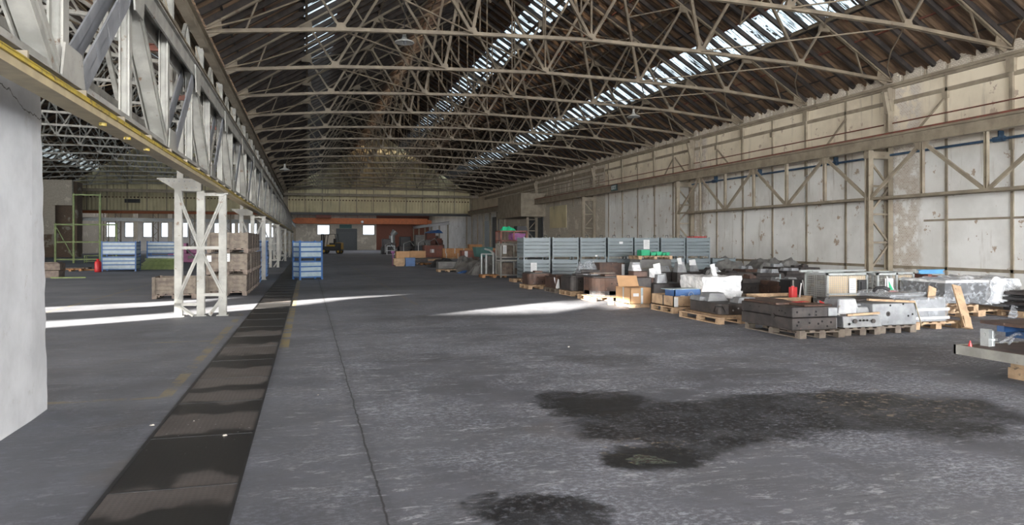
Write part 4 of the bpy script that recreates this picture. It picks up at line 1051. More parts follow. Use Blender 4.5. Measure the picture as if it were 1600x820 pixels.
G().box(-.12, .72, .05, .5, .26, .275).obj('rim_board', 'panel', bl)
g = G()
for k in range(14):
    a, b = 2*PI*k/14, 2*PI*(k+1)/14; g.bar((.45+.07*math.cos(a), -.004, .13+.07*math.sin(a)), (.45+.07*math.cos(b), -.004, .13+.07*math.sin(b)), .018, .006)
g.box(.16, .28, -.006, 0, .10, .12).obj('emblem', 'paper', bl)
# steel plate stack with die (in front)
pallet(1123, 507, 'large pale pallet under the wide bolted die, front row', 1.2, 1.7)
x, y = P(1128, 503)
t = thing('press_die', 'wide low press die with bright bolts on the pale pallet of the front row', 'die', (x, y, PZ), 0, 'press dies on pallets')
G().prism(rounded(1.12, 1.55, .25), 0, .24).obj('body', 'die', t, .012)
G().prism([(.1, .75), (.6, .7), (.75, 1.3), (.2, 1.4)], .24, .42, .7).prism([(.0, .95), (.35, .9), (.35, 1.45), (.05, 1.5)], .24, .34, .85).obj('form_block', 'bare', t, .01)
G().prism([(.45, .1), (1.0, .1), (.95, .45), (.5, .5)], .24, .36, .72).obj('insert', 'bare', t, .01)
g = G()
for k in range(6): g.tube((.27+k*.13, -.001, .10+.04*(k % 2)), (.27+k*.13, -.02, .10+.04*(k % 2)), .018, 8)
g.obj('bolts', 'galv', t)
g = G(); g.path([(-.02, .3, .05), (-.10, .1, .18), (-.02, -.04, .2), (.05, -.05, .06)], .012, 6); g.obj('hose', 'black', t)
single('rust_block', G().box(0, .42, 0, .8, 0, .30).box(.05, .3, -.02, 0, .05, .2), 'rusty', 'rust-brown block on the pallet right of the wide bolted die', 'block', (x+1.25, y+.05, PZ), 0)
pallet(None, None, 'small pallet under the rust-brown block, left of the big black die', .6, 1.2, 'wood', x+1.22, y, 0)
# white wrapped pack
x, y = P(1098, 479)
t = thing('wrapped_pack', 'bright white film-wrapped pack behind the wide bolted die', 'pack', (x, y, 0))
G().wrapbox(0, 1.18, 0, 1.2, PZ, .80, 4, .022, 6).obj('film', 'whitefilm', t)
G().box(.08, .6, -.03, -.022, .45, .74).box(-.02, 1.2, -.035, -.022, .34, .40).obj('tape_band', 'paper', t)
pallet_parts(t, 1.1, 1.2, 'oldwood')
# silver parts behind blue crate
for i, (px, py, s_, lab) in enumerate(((1058, 448, .62, 'grey angular casting standing behind the blue crate'), (1078, 446, .75, 'pale grey stepped casting left of the white pack'), (1042, 447, .5, 'dark angular casting with bright edges right of the cones'))):
    x, y = P(px, py)
    t = thing('casting', lab, 'casting', (x, y, 0), .2*i, 'grey castings')
    G().prism([(0, 0), (s_, 0), (s_*.9, .7), (.1, .7)], 0, .55, .85).obj('base', 'die', t, .01)
    G().prism([(.1*s_, .1), (.8*s_, .1), (.7*s_, .6), (.2*s_, .6)], .5, .95-.08*i, .6).obj('step', 'bare', t, .01)
# middle heap: dark long plates, tarps, dies
def heap_die(px, py, w, d, h, m, lab, top='bare', z=0, rz=0, seed=1):
    rnd = random.Random(seed); x, y = P(px, py)
    t = thing('press_die', lab, 'die', (x, y, z), rz, 'press dies in the heap')
    pallet_parts(t, w, d, 'greywood')
    G().box(.02, w-.02, .02, d-.02, PZ, PZ+h*.55).obj('lower_plate', m, t, .012)
    G().prism([(w*.08, d*.08), (w*.92, d*.08), (w*.92, d*.9), (w*.08, d*.9)], PZ+h*.55, PZ+h*.8, .92).obj('upper_plate', m, t, .01)
    g = G()
    for k in range(3):
        a = rnd.uniform(.12, .6)*w; b = rnd.uniform(.15, .6)*d; s1 = rnd.uniform(.15, .3)*w
        g.prism([(a, b), (a+s1, b), (a+s1, b+.25), (a, b+.25)], PZ+h*.78, PZ+h*rnd.uniform(.9, 1.1), rnd.uniform(.5, 1))
    g.obj('form_insert', top, t, .006)
    holes(t, [(w*(.15+.14*k), PZ+h*.3) for k in range(6)], .02, .018)
    return t
heap_die(1160, 466, 1.1, 1.2, .55, 'die', 'black press die in the second row, right behind the white pack', 'rusty', seed=2)
heap_die(1215, 469, 1.2, 1.3, .50, 'rusty', 'brown open-cut press die in the second row of the heap', 'bare', seed=3)
heap_die(1130, 452, 1.5, 1.2, .55, 'die', 'long dark press die in the third row behind the white pack', 'die', seed=4)
heap_die(1180, 450, 1.5, 1.2, .50, 'die', 'dark press die with bright edges in the third row, centre of the heap', 'bare', seed=5)
heap_die(1228, 449, 1.3, 1.2, .58, 'die', 'dark press die in the third row left of the mesh cages', 'bare', seed=6)
heap_die(1100, 441, 1.6, 1.2, .45, 'die', 'flat dark press die far back before the single grey container', 'die', seed=7)
heap_die(1163, 441, 1.5, 1.3, .50, 'rusty', 'brown press die in the back row under the tarpaulins', 'bare', seed=8)
heap_die(1212, 441, 1.4, 1.3, .62, 'die', 'dark press die in the back row close to the wall, left', 'bare', seed=9)
heap_die(1250, 444, 1.2, 1.3, .66, 'die', 'dark press die in the back row just left of the mesh cages', 'die', seed=10)
def drape(px, py, w, d, h, lab, seed, m='tarp', z=0, rz=0, rough=.25, peaks=3):
    x, y = P(px, py)
    return single('tarpaulin', G().drape(0, w, 0, d, h, seed, rough, peaks), m, lab, 'tarpaulin', (x, y, z), rz, 'tarpaulins over goods')
drape(1122, 436.5, 1.9, 1.6, .98, 'long grey tarpaulin over goods at the wall, right of the single container', 11, peaks=6, rough=.15)
drape(1182, 434, 2.9, 1.8, .95, 'low grey tarpaulin hump before the white wall, centre', 12, peaks=6, rough=.15)
drape(1108, 447, 1.4, .9, .72, 'crumpled translucent sheet over parts behind the white pack', 13, 'film')
x, y = P(1236, 471)
t = thing('black_machine', 'black slanted machine part with two white strips beside the red can', 'machine', (x, y, .12))
G().prism([(0, 0), (.55, 0), (.55, .7), (0, .7)], 0, .5, .8).obj('body', 'black', t, .02)
G().bar((.04, -.02, .0), (.10, .04, .5), .035, .02).bar((.46, -.02, 0), (.42, .04, .5), .035, .02).obj('white_strip', 'paper', t)
x, y = P(1200, 492); x += .92; y += .35
t = thing('red_can', 'red plastic can standing among the parts before the mesh cage', 'can', (x, y, .36))
G().prism(rounded(.17, .14, .03, 3), 0, .26).obj('body', 'red', t, .006); G().tube((.08, .07, .26), (.08, .07, .29), .04, 10).obj('cap', 'red', t)
G().bar((.20, -.03, .0), (.27, .0, .36), .025, .015).obj('white_strip', 'paper', t)
x, y = P(1200, 492)
t = thing('timber_crate', 'low crate with a timber rim behind the big black die', 'crate', (x, y, 0))
G().box(0, 1.25, 0, .05, .1, .40).box(0, 1.25, .9, .95, .1, .44).box(0, .05, 0, .95, .1, .42).box(1.2, 1.25, 0, .95, .1, .42).obj('frame', 'wood', t)
G().box(.05, 1.2, .05, .9, .1, .36).obj('contents', 'die', t)
x, y = P(1215, 469); x += .12; y += .08
single('blue_white_tool', G().box(0, .4, 0, .1, 0, .03).box(.05, .08, .04, .07, 0, .22), 'panel', 'pale blue flat bar with an upright pin on the second row', 'tool', (x, y, .548))

# the big front pallets on the right
X0, Y0 = 8.49, 11.2
pallet(None, None, 'weathered pallet under the big black die block, right front', .96, 1.7, 'greywood', X0, Y0)
t = thing('press_die', 'big black rectangular die block with bolt holes, nearest of the right front row', 'die', (X0-.12, Y0+.05, PZ), 0, 'press dies on pallets')
G().box(0, .95, .0, 1.6, 0, .22).box(0, .93, .0, 1.6, .23, .42).obj('body', 'die', t, .012)
G().box(.02, .6, .5, 1.55, .42, .46).box(.3, .9, .05, .5, .42, .45).obj('top_plate', 'rusty', t, .01)
G().box(.93, 1.0, .05, .5, 0, .2).box(.75, .95, -.02, 0, .24, .40).obj('shoulder', 'bare', t, .01)
holes(t, [(.10, .33), (.10, .09), (.13, .15), (.36, .28), (.36, .13), (.50, .33), (.50, .27), (.55, .11), (.63, .15), (.74, .06), (.82, .13)], .02)
G().tube((0.002, .55, .22), (-.02, .55, .22), .05, 12).obj('side_boss', 'die', t)
g = G()
for a, b in ((.2, .3), (.3, .33), (.38, .33), (1.0, .35), (1.3, .34)): g.tube((.01, a, b), (-.003, a, b), .014, 6)
g.obj('bolt_hole', 'hole', t)
single('red_strip_sheet', G().box(0, .35, 0, .12, 0, .006), 'red', 'thin red and white strip lying on the big black die block', 'strip', (X0+.3, Y0+.5, PZ+.465), .2)
pallet(None, None, 'weathered pallet under the grey angular die, second in the right front row', .8, 1.5, 'greywood', 9.58, 11.35)
t = thing('press_die', 'light grey angular die with stepped block and timber strip, second in the right front row', 'die', (9.50, 11.35, PZ), 0, 'press dies on pallets')
G().prism([(.05, 0), (.92, 0), (.98, .8), (.0, .8)], 0, .21, .93, (.5, .9)).obj('base', 'bare', t, .01)
G().prism([(.12, .25), (.62, .2), (.72, .7), (.15, .8)], .21, .52, .72).prism([(.5, .2), (.85, .2), (.8, .6), (.5, .6)], .21, .36, .8).obj('stepped_block', 'bare', t, .02)
G().bar((.14, .02, .235), (.84, .0, .26), .05, .04).obj('timber_strip', 'wood', t)
G().slab([(-.18, .35, .30), (.06, .1, .22), (.12, .25, .24), (-.02, .6, .45)], (0, .0, .015)).obj('white_sheet', 'paper', t)
G().slab([(-.16, .36, .325), (-.05, .24, .29), (.04, .5, .41), (-.02, .58, .47)], (0, .0, .006)).obj('red_mark', 'red', t)
holes(t, [(.18, .07), (.31, .12), (.42, .13), (.5, .13), (.58, .13), (.72, .11)], .02)
g = G()
for k in ((.31, .12), (.72, .11)):
    g.tube((k[0], .01, k[1]), (k[0], -.006, k[1]), .042, 12)
g.obj('bushing', 'die', t)
pallet(None, None, 'weathered pallet under the pale grey die block, third in the right front row', .85, 1.5, 'greywood', 10.45, 11.45)
t = thing('press_die', 'tall pale grey die block with a strap, third in the right front row', 'die', (10.32, 11.48, PZ), 0, 'press dies on pallets')
G().box(0, 1.02, 0, 1.3, 0, .42).box(-.3, .0, .3, 1.2, 0, .40).obj('body', 'bare', t, .012)
G().box(-.28, .95, .5, 1.25, .42, .47).obj('top_plate', 'die', t, .01)
G().bar((-.1, .02, .50), (.95, .0, .44), .06, .04).obj('timber_strip', 'wood', t)
G().bar((.96, -.01, .46), (1.08, -.06, -.03), .035, .01).obj('strap', 'tan', t)
holes(t, [(.35, .22), (.82, .17), (.92, .2), (.40, .38), (.70, .40)], .02)
G().tube((.35, .01, .22), (.35, -.004, .22), .048, 14).obj('bushing', 'die', t)
pallet(None, None, 'pale pallet under the film-wrapped pack, fourth in the right front row', 1.2, 1.0, 'wood', 11.55, 11.75)
t = thing('wrapped_pack', 'grey load in clear stretch film, fourth in the right front row', 'pack', (11.48, 11.8, PZ))
G().box(.03, .92, .03, 1.0, 0, .44).box(-.04, .9, .45, 1.3, .0, .50).obj('load', 'bare', t)
G().wrapbox(0, .95, 0, 1.05, 0, .48, 8, .018, 6).wrapbox(-.08, .93, .42, 1.35, .0, .55, 9, .02, 6).obj('film', 'clear', t)
for z_ in (.05, .22):
    G().box(-.012, .965, -.03, -.02, z_, z_+.05).box(-.03, -.012, -.03, 1.05, z_, z_+.05).obj('film_band', 'whitefilm', t)
single('black_fitting', G().path([(0, 0, 0), (.12, .05, .06), (.28, .05, .07), (.4, 0, .02)], .035, 6), 'black', 'black bent fitting lying on the film-wrapped pack', 'fitting', (11.35, 12.6, PZ+.57))
# mesh cages
def make_cage(label, loc, rz=0, W=1.24, D=.84, H=.97, inner=None):
    t = thing('mesh_cage', label, 'cage', loc, rz, 'wire mesh cages')
    for x in (0, W-.05):
        for y in (0, D-.05): G().box(x, x+.05, y, y+.05, 0, H).obj('corner_post', 'galv', t)
    for y in (0, D-.04):
        G().box(0, W, y, y+.04, H-.05, H).obj('rail', 'galv', t); G().box(0, W, y, y+.04, .10, .16).obj('rail', 'galv', t)
    for x in (0, W-.04): G().box(x, x+.04, 0, D, H-.05, H).obj('rail', 'galv', t); G().box(x, x+.04, 0, D, .10, .16).obj('rail', 'galv', t)
    for (a, b) in (((0, .015), (W, .015)), ((.015, 0), (.015, D)), ((0, D-.015), (W, D-.015)), ((W-.015, 0), (W-.015, D))):
        g = G(); L = max(abs(b[0]-a[0]), abs(b[1]-a[1])); n = int(L/.055)
        for k in range(1, n):
            f = k/n; x = a[0]+(b[0]-a[0])*f; y = a[1]+(b[1]-a[1])*f; g.bar((x, y, .13), (x, y, H-.03), .007)
        for k in range(1, 15):
            z = .13+k*(H-.16)/15; g.bar((a[0], a[1], z), (b[0], b[1], z), .007)
        g.obj('mesh_panel', 'wire', t)
    G().box(.02, W-.02, .02, D-.02, .10, .13).obj('base', 'galv', t)
    if inner: G().box(.05, W-.05, .04, .06, .16, H-.07).obj('inner_board', inner, t)
    return t
cgx, cgy = P(1356, 489); cgx += .28
cg = make_cage('galvanised mesh cage behind the third die, a white notice on its front', (cgx, cgy, 0), W=.62)
make_cage('galvanised mesh cage lined with pale board, right of the cage with the notice', (cgx+.62, cgy+.25, 0), W=.75, inner='ply')
cl = make_cage('mesh cage with a plywood back behind the angular die, left of the others', (cgx-1.25, cgy+.25, 0), W=1.2, inner='ply')
G().box(.9, 1.13, -.03, .1, .45, .8).box(.95, 1.08, -.06, -.03, .5, .75).obj('clamp_box', 'black', cl)
G().bar((0, -.03, .46), (1.2, -.03, .46), .05, .04).obj('rail', 'galv', cl)
G().box(.25, .55, .3, .7, .14, .55).box(.1, .5, .2, .6, .14, .3).obj('cage_contents', 'die', cg)
paper('white printed notice on the mesh cage behind the third die', (cgx+.22, cgy-.008, .50), .24, .34)
paper('white printed notice on the plywood-backed mesh cage', (cgx-.62, cgy+.242, .48), .20, .36)
single('steel_rods', G().bar((0, 0, .0), (1.5, .1, .03), .03).bar((0, .2, 0), (1.3, .25, .02), .04).bar((-.2, .4, .01), (1.2, .45, .01), .05), 'galv', 'bundle of bare steel bars lying across the tops of the mesh cages', 'bars', (cgx-1.4, cgy+.4, 1.0))
single('metal_plates_bundle', G().box(0, .8, 0, .4, 0, .02).box(.1, 1.3, .1, .5, .02, .04), 'galv', 'thin metal plates on top of the left mesh cage', 'plates', (cgx-1.5, cgy+.55, .975), .1)
x, y = cgx-.15, cgy-.5
t = thing('warning_cone', 'white, green and red pennant sign leaning by the mesh cage', 'sign', (x+.02, y, .55), -.1)
G().bar((.05, .12, -.55), (.05, .12, .36), .025).obj('stand', 'galv', t)
G().slab([(-.02, 0, -.02), (.20, -.03, -.05), (.03, .1, .38)], (.0, .01, .0)).obj('pennant', 'paper', t)
G().slab([(.02, -.015, .03), (.13, -.03, .0), (.05, .06, .26)], (0, .01, 0)).obj('green_field', 'green', t)
G().slab([(-.03, -.03, -.03), (.21, -.05, -.05), (.2, -.04, .02), (-.01, -.02, .04)], (0, .01, 0)).obj('red_edge', 'red', t)
# blue bar on timber stack
x, y = P(1452, 489)
t = thing('timber_stack', 'stack of brown timbers under the blue steel bar by the wall', 'stack', (x+.32, y+.5, 0))
for k in range(6): G().box(.0, .75, 0, .8, k*.15+.02, k*.15+.12).box(.05+.1*(k % 2), .17+.1*(k % 2), 0, .8, k*.15+.12, k*.15+.17).obj('timber', 'rust' if k % 2 else 'oldwood', t)
single('blue_bar', G().ibeam((0, 0, 0), (.75, 0, 0), .12, .11, .02), 'lightblue', 'light blue steel bar on the timber stack right of the mesh cages', 'bar', (x+.28, y+.6, .98))
# large wrapped load and broken pallets
x, y = P(1452, 496)
t = thing('wrapped_pack', 'large long load in torn shiny film behind the broken pallets', 'pack', (x+.35, y-.1, 0))
G().box(.05, 2.05, .05, 1.3, .30, .80).obj('load', 'black', t)
G().wrapbox(0, 2.1, 0, 1.35, .28, .86, 21, .035, 7).obj('film', 'clear', t)
G().wrapbox(1.25, 2.15, -.04, 1.38, .26, .89, 22, .04, 6).obj('film_bunch', 'film', t)
G().slab([(1.75, -.05, .75), (2.1, -.1, .5), (1.9, -.35, .12), (1.35, -.6, .0), (1.2, -.55, .02), (1.7, -.25, .3)], (.01, .02, .01)).obj('torn_film', 'clear', t)
G().wrapbox(.0, 2.12, -.02, 1.37, .79, .85, 23, .01, 6).obj('film_band', 'whitefilm', t)
pallet(None, None, 'pale pallet under the large film-wrapped load', 1.2, 1.5, 'wood', x+.2, y-.15, 0)
pallet(None, None, 'second pale pallet under the right half of the large wrapped load', 1.2, 1.2, 'wood', x+1.45, y-.05, 0)
pallet(None, None, 'upper pale pallet wedged below the large wrapped load', .8, 1.2, 'wood', x+.35, y-.25, .15)
def plank(lab, a, b, wdt=.17, m='wood'):
    single('loose_plank', G().bar((0, 0, 0), tuple(Vector(b)-Vector(a)), wdt, .03, up=(0, -1, .4)).bar((0, .03, 0), tuple((Vector(b)-Vector(a))*.25), wdt*.8, .10, up=(0, -1, .4)), m, lab, 'plank', a, 0, 'broken pallet planks')
plank('long broken pallet plank leaning upright before the large wrapped load', (12.62, 11.50, .03), (12.85, 12.0, .84), .20)
plank('shorter broken plank leaning left of the long upright one', (12.15, 12.0, .18), (12.45, 12.2, .80), .17)
single('broken_boards', G().bar((0, 0, 0), (.7, .05, -.02), .25, .05).bar((-.05, .05, .07), (.65, 0, .05), .12, .03).box(.1, .6, .02, .14, -.14, -.03), 'wood', 'broken pallet boards piled between the leaning planks', 'boards', (12.3, 12.0, .40), .1)
# dark trays on the right edge
x, y = P(1590, 500)
t = thing('tray_stack', 'stack of dark steel trays at the right edge of the photo by the wall', 'trays', (x+.62, y-.2, .15))
for k in range(4): G().box(-.1+.05*(k % 2), 1.5, 0, 1.0, k*.12, k*.12+.07).box(.02, 1.4, .05, .95, k*.12+.07, k*.12+.10).obj('tray', 'die' if k % 2 else 'black', t, .01)
G().prism([(.1, .1), (.5, .1), (.5, .5), (.1, .5)], .46, .60, .7).obj('top_casting', 'die', t)
pallet(None, None, 'pallet under the dark steel trays at the right edge', 1.2, 1.2, 'wood', x+.5, y-.25)
x, y = P(1590, 493); single('grey_bucket', G().lathe([(0, 0), (.13, 0), (.18, .25), (.17, .25), (.12, .02)], 18), 'galv', 'grey conical bucket in front of the dark steel trays', 'bucket', (x+.05, y-1.1, .15), smooth=True)
# near plate on wooden blocks
t = thing('steel_table_plate', 'low white-edged steel platform on wooden blocks at the right edge, nearest to the camera', 'platform', (8.1, 5.4, 0))
G().box(.03, 3.0, 0.03, 2.15, .37, .405).obj('deck', 'rusty', t)
G().box(0, .03, 0, 2.2, .29, .41).box(0, 3.0, 2.17, 2.2, .29, .41).box(0, 3.0, 0, .03, .29, .41).box(.1, 2.9, .5, .6, .29, .37).box(.1, 2.9, 1.6, 1.7, .29, .37).obj('edge_channel', 'white_steel', t)
for a, b in ((.55, .55), (.55, 1.75), (2.2, .55), (2.2, 1.7)): G().box(a, a+.2, b-.12, b+.15, 0, .14).box(a+.02, a+.2, b-.1, b+.13, .14, .29).obj('wood_block', 'wood', t)
t2 = thing('clamping_fixture', 'blue and silver clamping fixture standing on the white-edged platform', 'fixture', (8.42, 6.45, .405))
for k, (a, b) in enumerate(((0, .95), (.0, .15), (1.0, .95), (1.0, .2))):
    G().tube((a+.06, b, 0), (a+.06, b, .20), .05, 10).tube((a+.06, b, .07), (a+.06, b, .10), .08, 10).box(a-.04, a+.02, b-.06, b+.06, .0, .22).tube((a-.05, b, .15), (a+.15, b, .15), .025, 8).obj('clamp_post', 'galv', t2)
G().box(.05, 1.8, .75, .85, .20, .28).box(.05, 1.8, .0, .08, .20, .28).box(.25, .45, .3, .9, .12, .20).obj('blue_rail', 'blue', t2)
G().box(.0, 1.9, -.05, 1.05, .28, .32).obj('fixture_plate', 'rusty', t2)
G().path([(.1, .85, .05), (.2, .7, .18), (.35, .65, .15), (.5, .7, .02)], .02, 6).path([(.3, .9, .02), (.45, .9, .15), (.6, .85, .05)], .018, 6).obj('hose', 'clear', t2)
G().box(.55, .62, .55, .62, 0, .2).box(.75, .85, .6, .68, .0, .2).obj('spacer', 'wood', t2)
single('small_figure', G().tube((0, 0, 0), (0, 0, .04), .025, 8, .018).tube((0, 0, .04), (0, 0, .075), .014, 8, .008), 'red', 'tiny red and pink cap standing on the corner of the white-edged platform', 'cap', (8.17, 7.42, .405))

# --- stacked white mesh cages with red cage on top (left of the grey row)
def frame_cage(label, loc, m, W=1.3, D=1.0, H=.9, stuff=None):
    t = thing('frame_cage', label, 'cage', loc, 0, 'frame cages')
    for x in (0, W-.06):
        for y in (0, D-.06): G().box(x, x+.06, y, y+.06, 0, H).obj('corner_post', m, t)
    G().box(0, W, 0, .05, H-.06, H).box(0, W, 0, .05, .10, .16).box(0, W, D-.05, D, H-.06, H).box(0, W, D-.05, D, .10, .16).obj('rail', m, t)
    G().box(0, .05, 0, D, H-.06, H).box(0, .05, 0, D, .10, .16).box(W-.05, W, 0, D, H-.06, H).box(W*.48, W*.52, 0, .04, .1, H).obj('side_rail', m, t)
    G().box(.05, W-.05, .05, D-.05, .1, .13).obj('base', m, t)
    g = G()
    for k in range(1, 12): g.bar((0.02+k*W/12, D-.03, .13), (.02+k*W/12, D-.03, H), .012)
    for k in range(1, 8): g.bar((.02, D*k/8, .13), (.02, D*k/8, H), .012)
    g.obj('mesh_panel', m, t)
    if stuff: G().box(.1, W*.5, .1, D-.1, .13, H*.85).box(W*.55, W-.1, .15, D-.1, .13, H*.5).obj('contents', stuff, t, .03)
    return t
fx, fy = P(782, 434)
frame_cage('white frame cage with brown contents, bottom of the tall stack left of the grey containers', (fx, fy, 0), 'white_steel', 1.35, 1.0, .85, 'oldwood')
frame_cage('white frame cage in the middle of the tall stack, papers hung on it', (fx, fy, .85), 'white_steel', 1.35, 1.0, .80, 'greywood')
frame_cage('dark red frame cage on top of the tall stack, purple cloth inside', (fx, fy, 1.65), 'rust', 1.35, 1.0, .62)
single('purple_cloth', G().wrapbox(.62, 1.25, .1, .8, .14, .48, 2, .03, 3), 'purple', 'purple cloth in the dark red top cage', 'cloth', (fx, fy, 1.65))
single('green_cloth', G().drape(.1, .8, .1, .8, .26, 31, .4, 2, 7, 7), 'green', 'green cloth heaped on the dark red cage', 'cloth', (fx, fy, 2.27))
single('black_offcut', G().prism([(.85, .1), (1.4, .1), (1.3, .8), (.8, .7)], 0, .22, .8), 'black', 'black offcuts on top of the dark red cage', 'scrap', (fx, fy, 2.27))
paper('white paper hanging on the middle white cage', (fx+.12, fy-.02, 1.15), .18, .42)
paper('white paper on the right of the middle white cage', (fx+1.05, fy-.02, 1.05), .22, .34)
pallet(None, None, 'small pallet lying in front between the white cages and the grey containers', .8, .8, 'wood', P(803, 441)[0], P(803, 441)[1])
# pipes stand & teal tub
x, y = P(771, 431)
g = G().path([(0, 0, 0), (0, 0, 1.15), (-.1, .4, 1.3), (-.25, .8, 1.35)], .05, 8).path([(-.25, .5, 0), (-.25, .5, 1.1)], .05, 8).path([(-.4, .9, 0), (-.4, .9, 1.1)], .05, 8).bar((-.4, .9, 1.1), (0, 0, 1.1), .06)
single('pipe_stand', g, 'galv', 'grey bent pipe stand just left of the white cages', 'stand', (x, y, 0))
x, y = P(760, 424)
t = thing('tilting_tub', 'teal hopper tub on a frame left of the pipe stand', 'tub', (x-.3, y+2, 0))
G().prism([(.2, 0), (1.1, 0), (1.1, .8), (.2, .8)], .8, 1.4, 1.2).obj('hopper', 'teal', t); G().prism([(.5, .3), (.8, .3), (.8, .6), (.5, .6)], 0, .8).obj('pedestal', 'teal', t)
# tarps
drape(735, 430, 2.1, 1.6, .85, 'striped grey tarpaulin heap, nearest of the far heaps', 41, rough=.5, peaks=3)
drape(712, 425, 2.4, 2.0, .92, 'wide grey tarpaulin heap behind the striped one', 42, rough=.4)
drape(754, 422.5, 2.0, 1.8, .95, 'grey tarpaulin heap beside the pipe stand', 43, rough=.4)
drape(672, 418, 2.4, 1.6, .60, 'dark low tarpaulin heap by the far plank boxes', 44, 'black', rough=.4)
drape(716, 427, 1.2, .5, .18, 'blue plastic sheet at the foot of the tarpaulin heap', 45, 'blue')
pallet(754, 434, 'reddish pallet at the foot of the pipe stand', 1.2, .8, 'crate'); pallet(685, 425, 'pallet under the grey block before the far heaps', 1.2, .8)
single('concrete_block', G().box(0, 1.15, 0, .8, 0, .42).box(.02, 1.12, -.01, 0, .1, .34), 'tarp', 'squarish grey block on a pallet before the tarpaulin heaps', 'block', (P(685, 424)[0], P(685, 424)[1], .15), bevel=.03)
for i, (px, py, w_, h_, m_, lab) in enumerate(((692, 404, 3.3, .5, 'crate', 'lowest long orange timber crate with straps by the wall'), (692, 404, 2.6, .5, 'crate', 'middle long orange timber crate with straps'), (692, 404, 4.2, .5, 'crate', 'rear long orange timber crate under the small top box'))):
    x, y = P(px, py)
    t = thing('long_crate', lab, 'crate', (x+(1.6 if i == 2 else 0), y+(1.2 if i == 2 else 0), (0, .52, .52)[i]))
    G().box(0, w_, 0, 1.0, 0, .52).obj('body', m_, t)
    for k in range(3): G().box(w_*(.1+.36*k), w_*(.1+.36*k)+.07, -.02, 0, 0, .54).obj('strap', 'galv', t)
single('timber_box', G().box(0, 4.0, 0, 1.0, 0, .52), 'oldwood', 'timber base under the rear long orange crate', 'base', (P(692, 404)[0]+1.7, P(692, 404)[1]+1.2, 0))
single('small_orange_box', G().box(0, 1.4, 0, .8, 0, .4), 'crate', 'small orange box on top of the rear long crate', 'box', (P(692, 404)[0]+3, P(692, 404)[1]+1.3, 1.04))
x, y = P(722, 412)
t = thing('timber_box', 'rusty red-brown timber box on a pale pallet before the orange crates', 'box', (x, y, .487))
G().box(0, 3.0, 0, .9, 0, .55).obj('body', 'rust', t); G().box(.2, .45, -.02, 0, .05, .5).obj('label_sheet', 'paper', t)
pallet(724, 411, 'pallet pile under the red-brown timber box', 1.2, .8, 'greywood', z=.0); pallet(737, 411, 'right pallet pile under the red-brown timber box', 1.2, .8, 'greywood', z=.0)
for a in (724, 737): 
    x, y = P(a, 411); single('timber_sleeper', G().box(0, .6, 0, .6, 0, .34), 'oldwood', 'short timber bearer on the %s pallet below the red-brown box' % ('left' if a == 724 else 'right'), 'timber', (x, y+.1, .15))
x, y = P(663, 404)
t = thing('dark_container', 'dark red steel container left of the orange crates', 'container', (x, y, 0))
G().box(0, 1.9, 0, 1.2, .1, 1.35).obj('body', 'rust', t, .02); G().box(.6, 1.0, -.02, 0, .6, .95).obj('label_sheet', 'paper', t)
for k in range(4): G().box(.1+k*.55, .17+k*.55, -.04, 0, .1, 1.3).obj('rib', 'rust', t)
x, y = P(616, 416)
t = thing('wood_crate', 'pale timber crate leftmost at the end of the far goods row', 'crate', (x, y, .1))
G().box(0, .75, 0, .8, 0, .45).obj('body', 'wood', t); G().box(.1, .7, .05, .7, -.1, 0).obj('skid', 'wood', t)
single('cardboard_carton', G().box(0, .95, 0, .7, 0, 1.04), 'card', 'brown carton behind the pale timber crate of the far row', 'box', (x+.25, y+.9, 0))
single('blue_tub', G().box(0, .68, 0, .6, 0, .60).box(.1, .5, -.01, 0, .25, .38), 'blue', 'bright blue tub beside the pale timber crate of the far row', 'tub', (x+.8, y+.05, 0))
single('purple_bottle', G().tube((0, 0, 0), (0, 0, .9), .05, 8).tube((0, 0, .9), (0, 0, 1.05), .14, 8), 'purple', 'thin stand with a purple top by the far carton', 'stand', (x+.1, y+1.7, 0))
x, y = P(641, 412)
t = thing('open_carton', 'wide open carton of pale wood on a dark trolley, far row', 'box', (x, y+.2, .45))
G().box(0, 1.25, 0, .9, 0, .55).obj('body', 'card', t); G().box(-.1, 1.4, -.1, 1.0, -.3, -.05).obj('trolley_deck', 'die', t)
pallet(640, 413, 'pallet with flat steel parts below the open carton', 1.2, 1.2, 'oldwood'); pallet(658, 414, 'reddish pallet with boards right of the open carton', .8, .8, 'crate')
single('board_pile', G().bar((0, 0, 0), (2.2, .3, .1), .4, .1).bar((.2, .3, .1), (1.8, .5, .12), .5, .1).bar((1, -.2, 0), (2.8, .2, .25), .2, .1), 'wood', 'pile of pale broken boards behind the open carton', 'boards', (P(664, 408)[0], P(664, 408)[1], .05))
# far machines on the right
def machine(px, py, w, d, h, m, lab, seed, m2='die'):
    rnd = random.Random(seed); x, y = P(px, py); t = thing('machine', lab, 'machine', (x, y, 0), 0, 'far machines')
    G().box(0, w, 0, d, 0, h*.45).obj('base', m, t, .03)
    G().box(w*.05, w*.55, .1, d*.8, h*.45, h).box(w*.6, w*.9, .1, d*.7, h*.45, h*.75).obj('housing', m2, t, .04)
    G().path([(w*.2, -.1, h*.1), (w*.2, -.1, h*.6), (w*.5, -.1, h*.75), (w*.8, -.1, h*.3)], .05, 6).obj('pipe', 'galv', t)
    G().box(w*.6, w*.95, -.1, 0, h*.2, h*.35).obj('control_box', 'tarp', t)
    return t
machine(597, 397, 2.1, 2, 2.1, 'black', 'dark machine, leftmost of the far right group', 1)
machine(624, 397, 2.9, 2, 2.4, 'die', 'dark green-grey machine behind the silver cylinder', 2, 'black')
machine(648, 398, 2.3, 2, 2.6, 'black', 'grey rounded machine right of the silver cylinder in the far group', 3, 'tarp')
machine(665, 396.6, 2.6, 1.8, 2.9, 'rusty', 'tall brown machine under a blue cover in the far group', 4, 'rust')
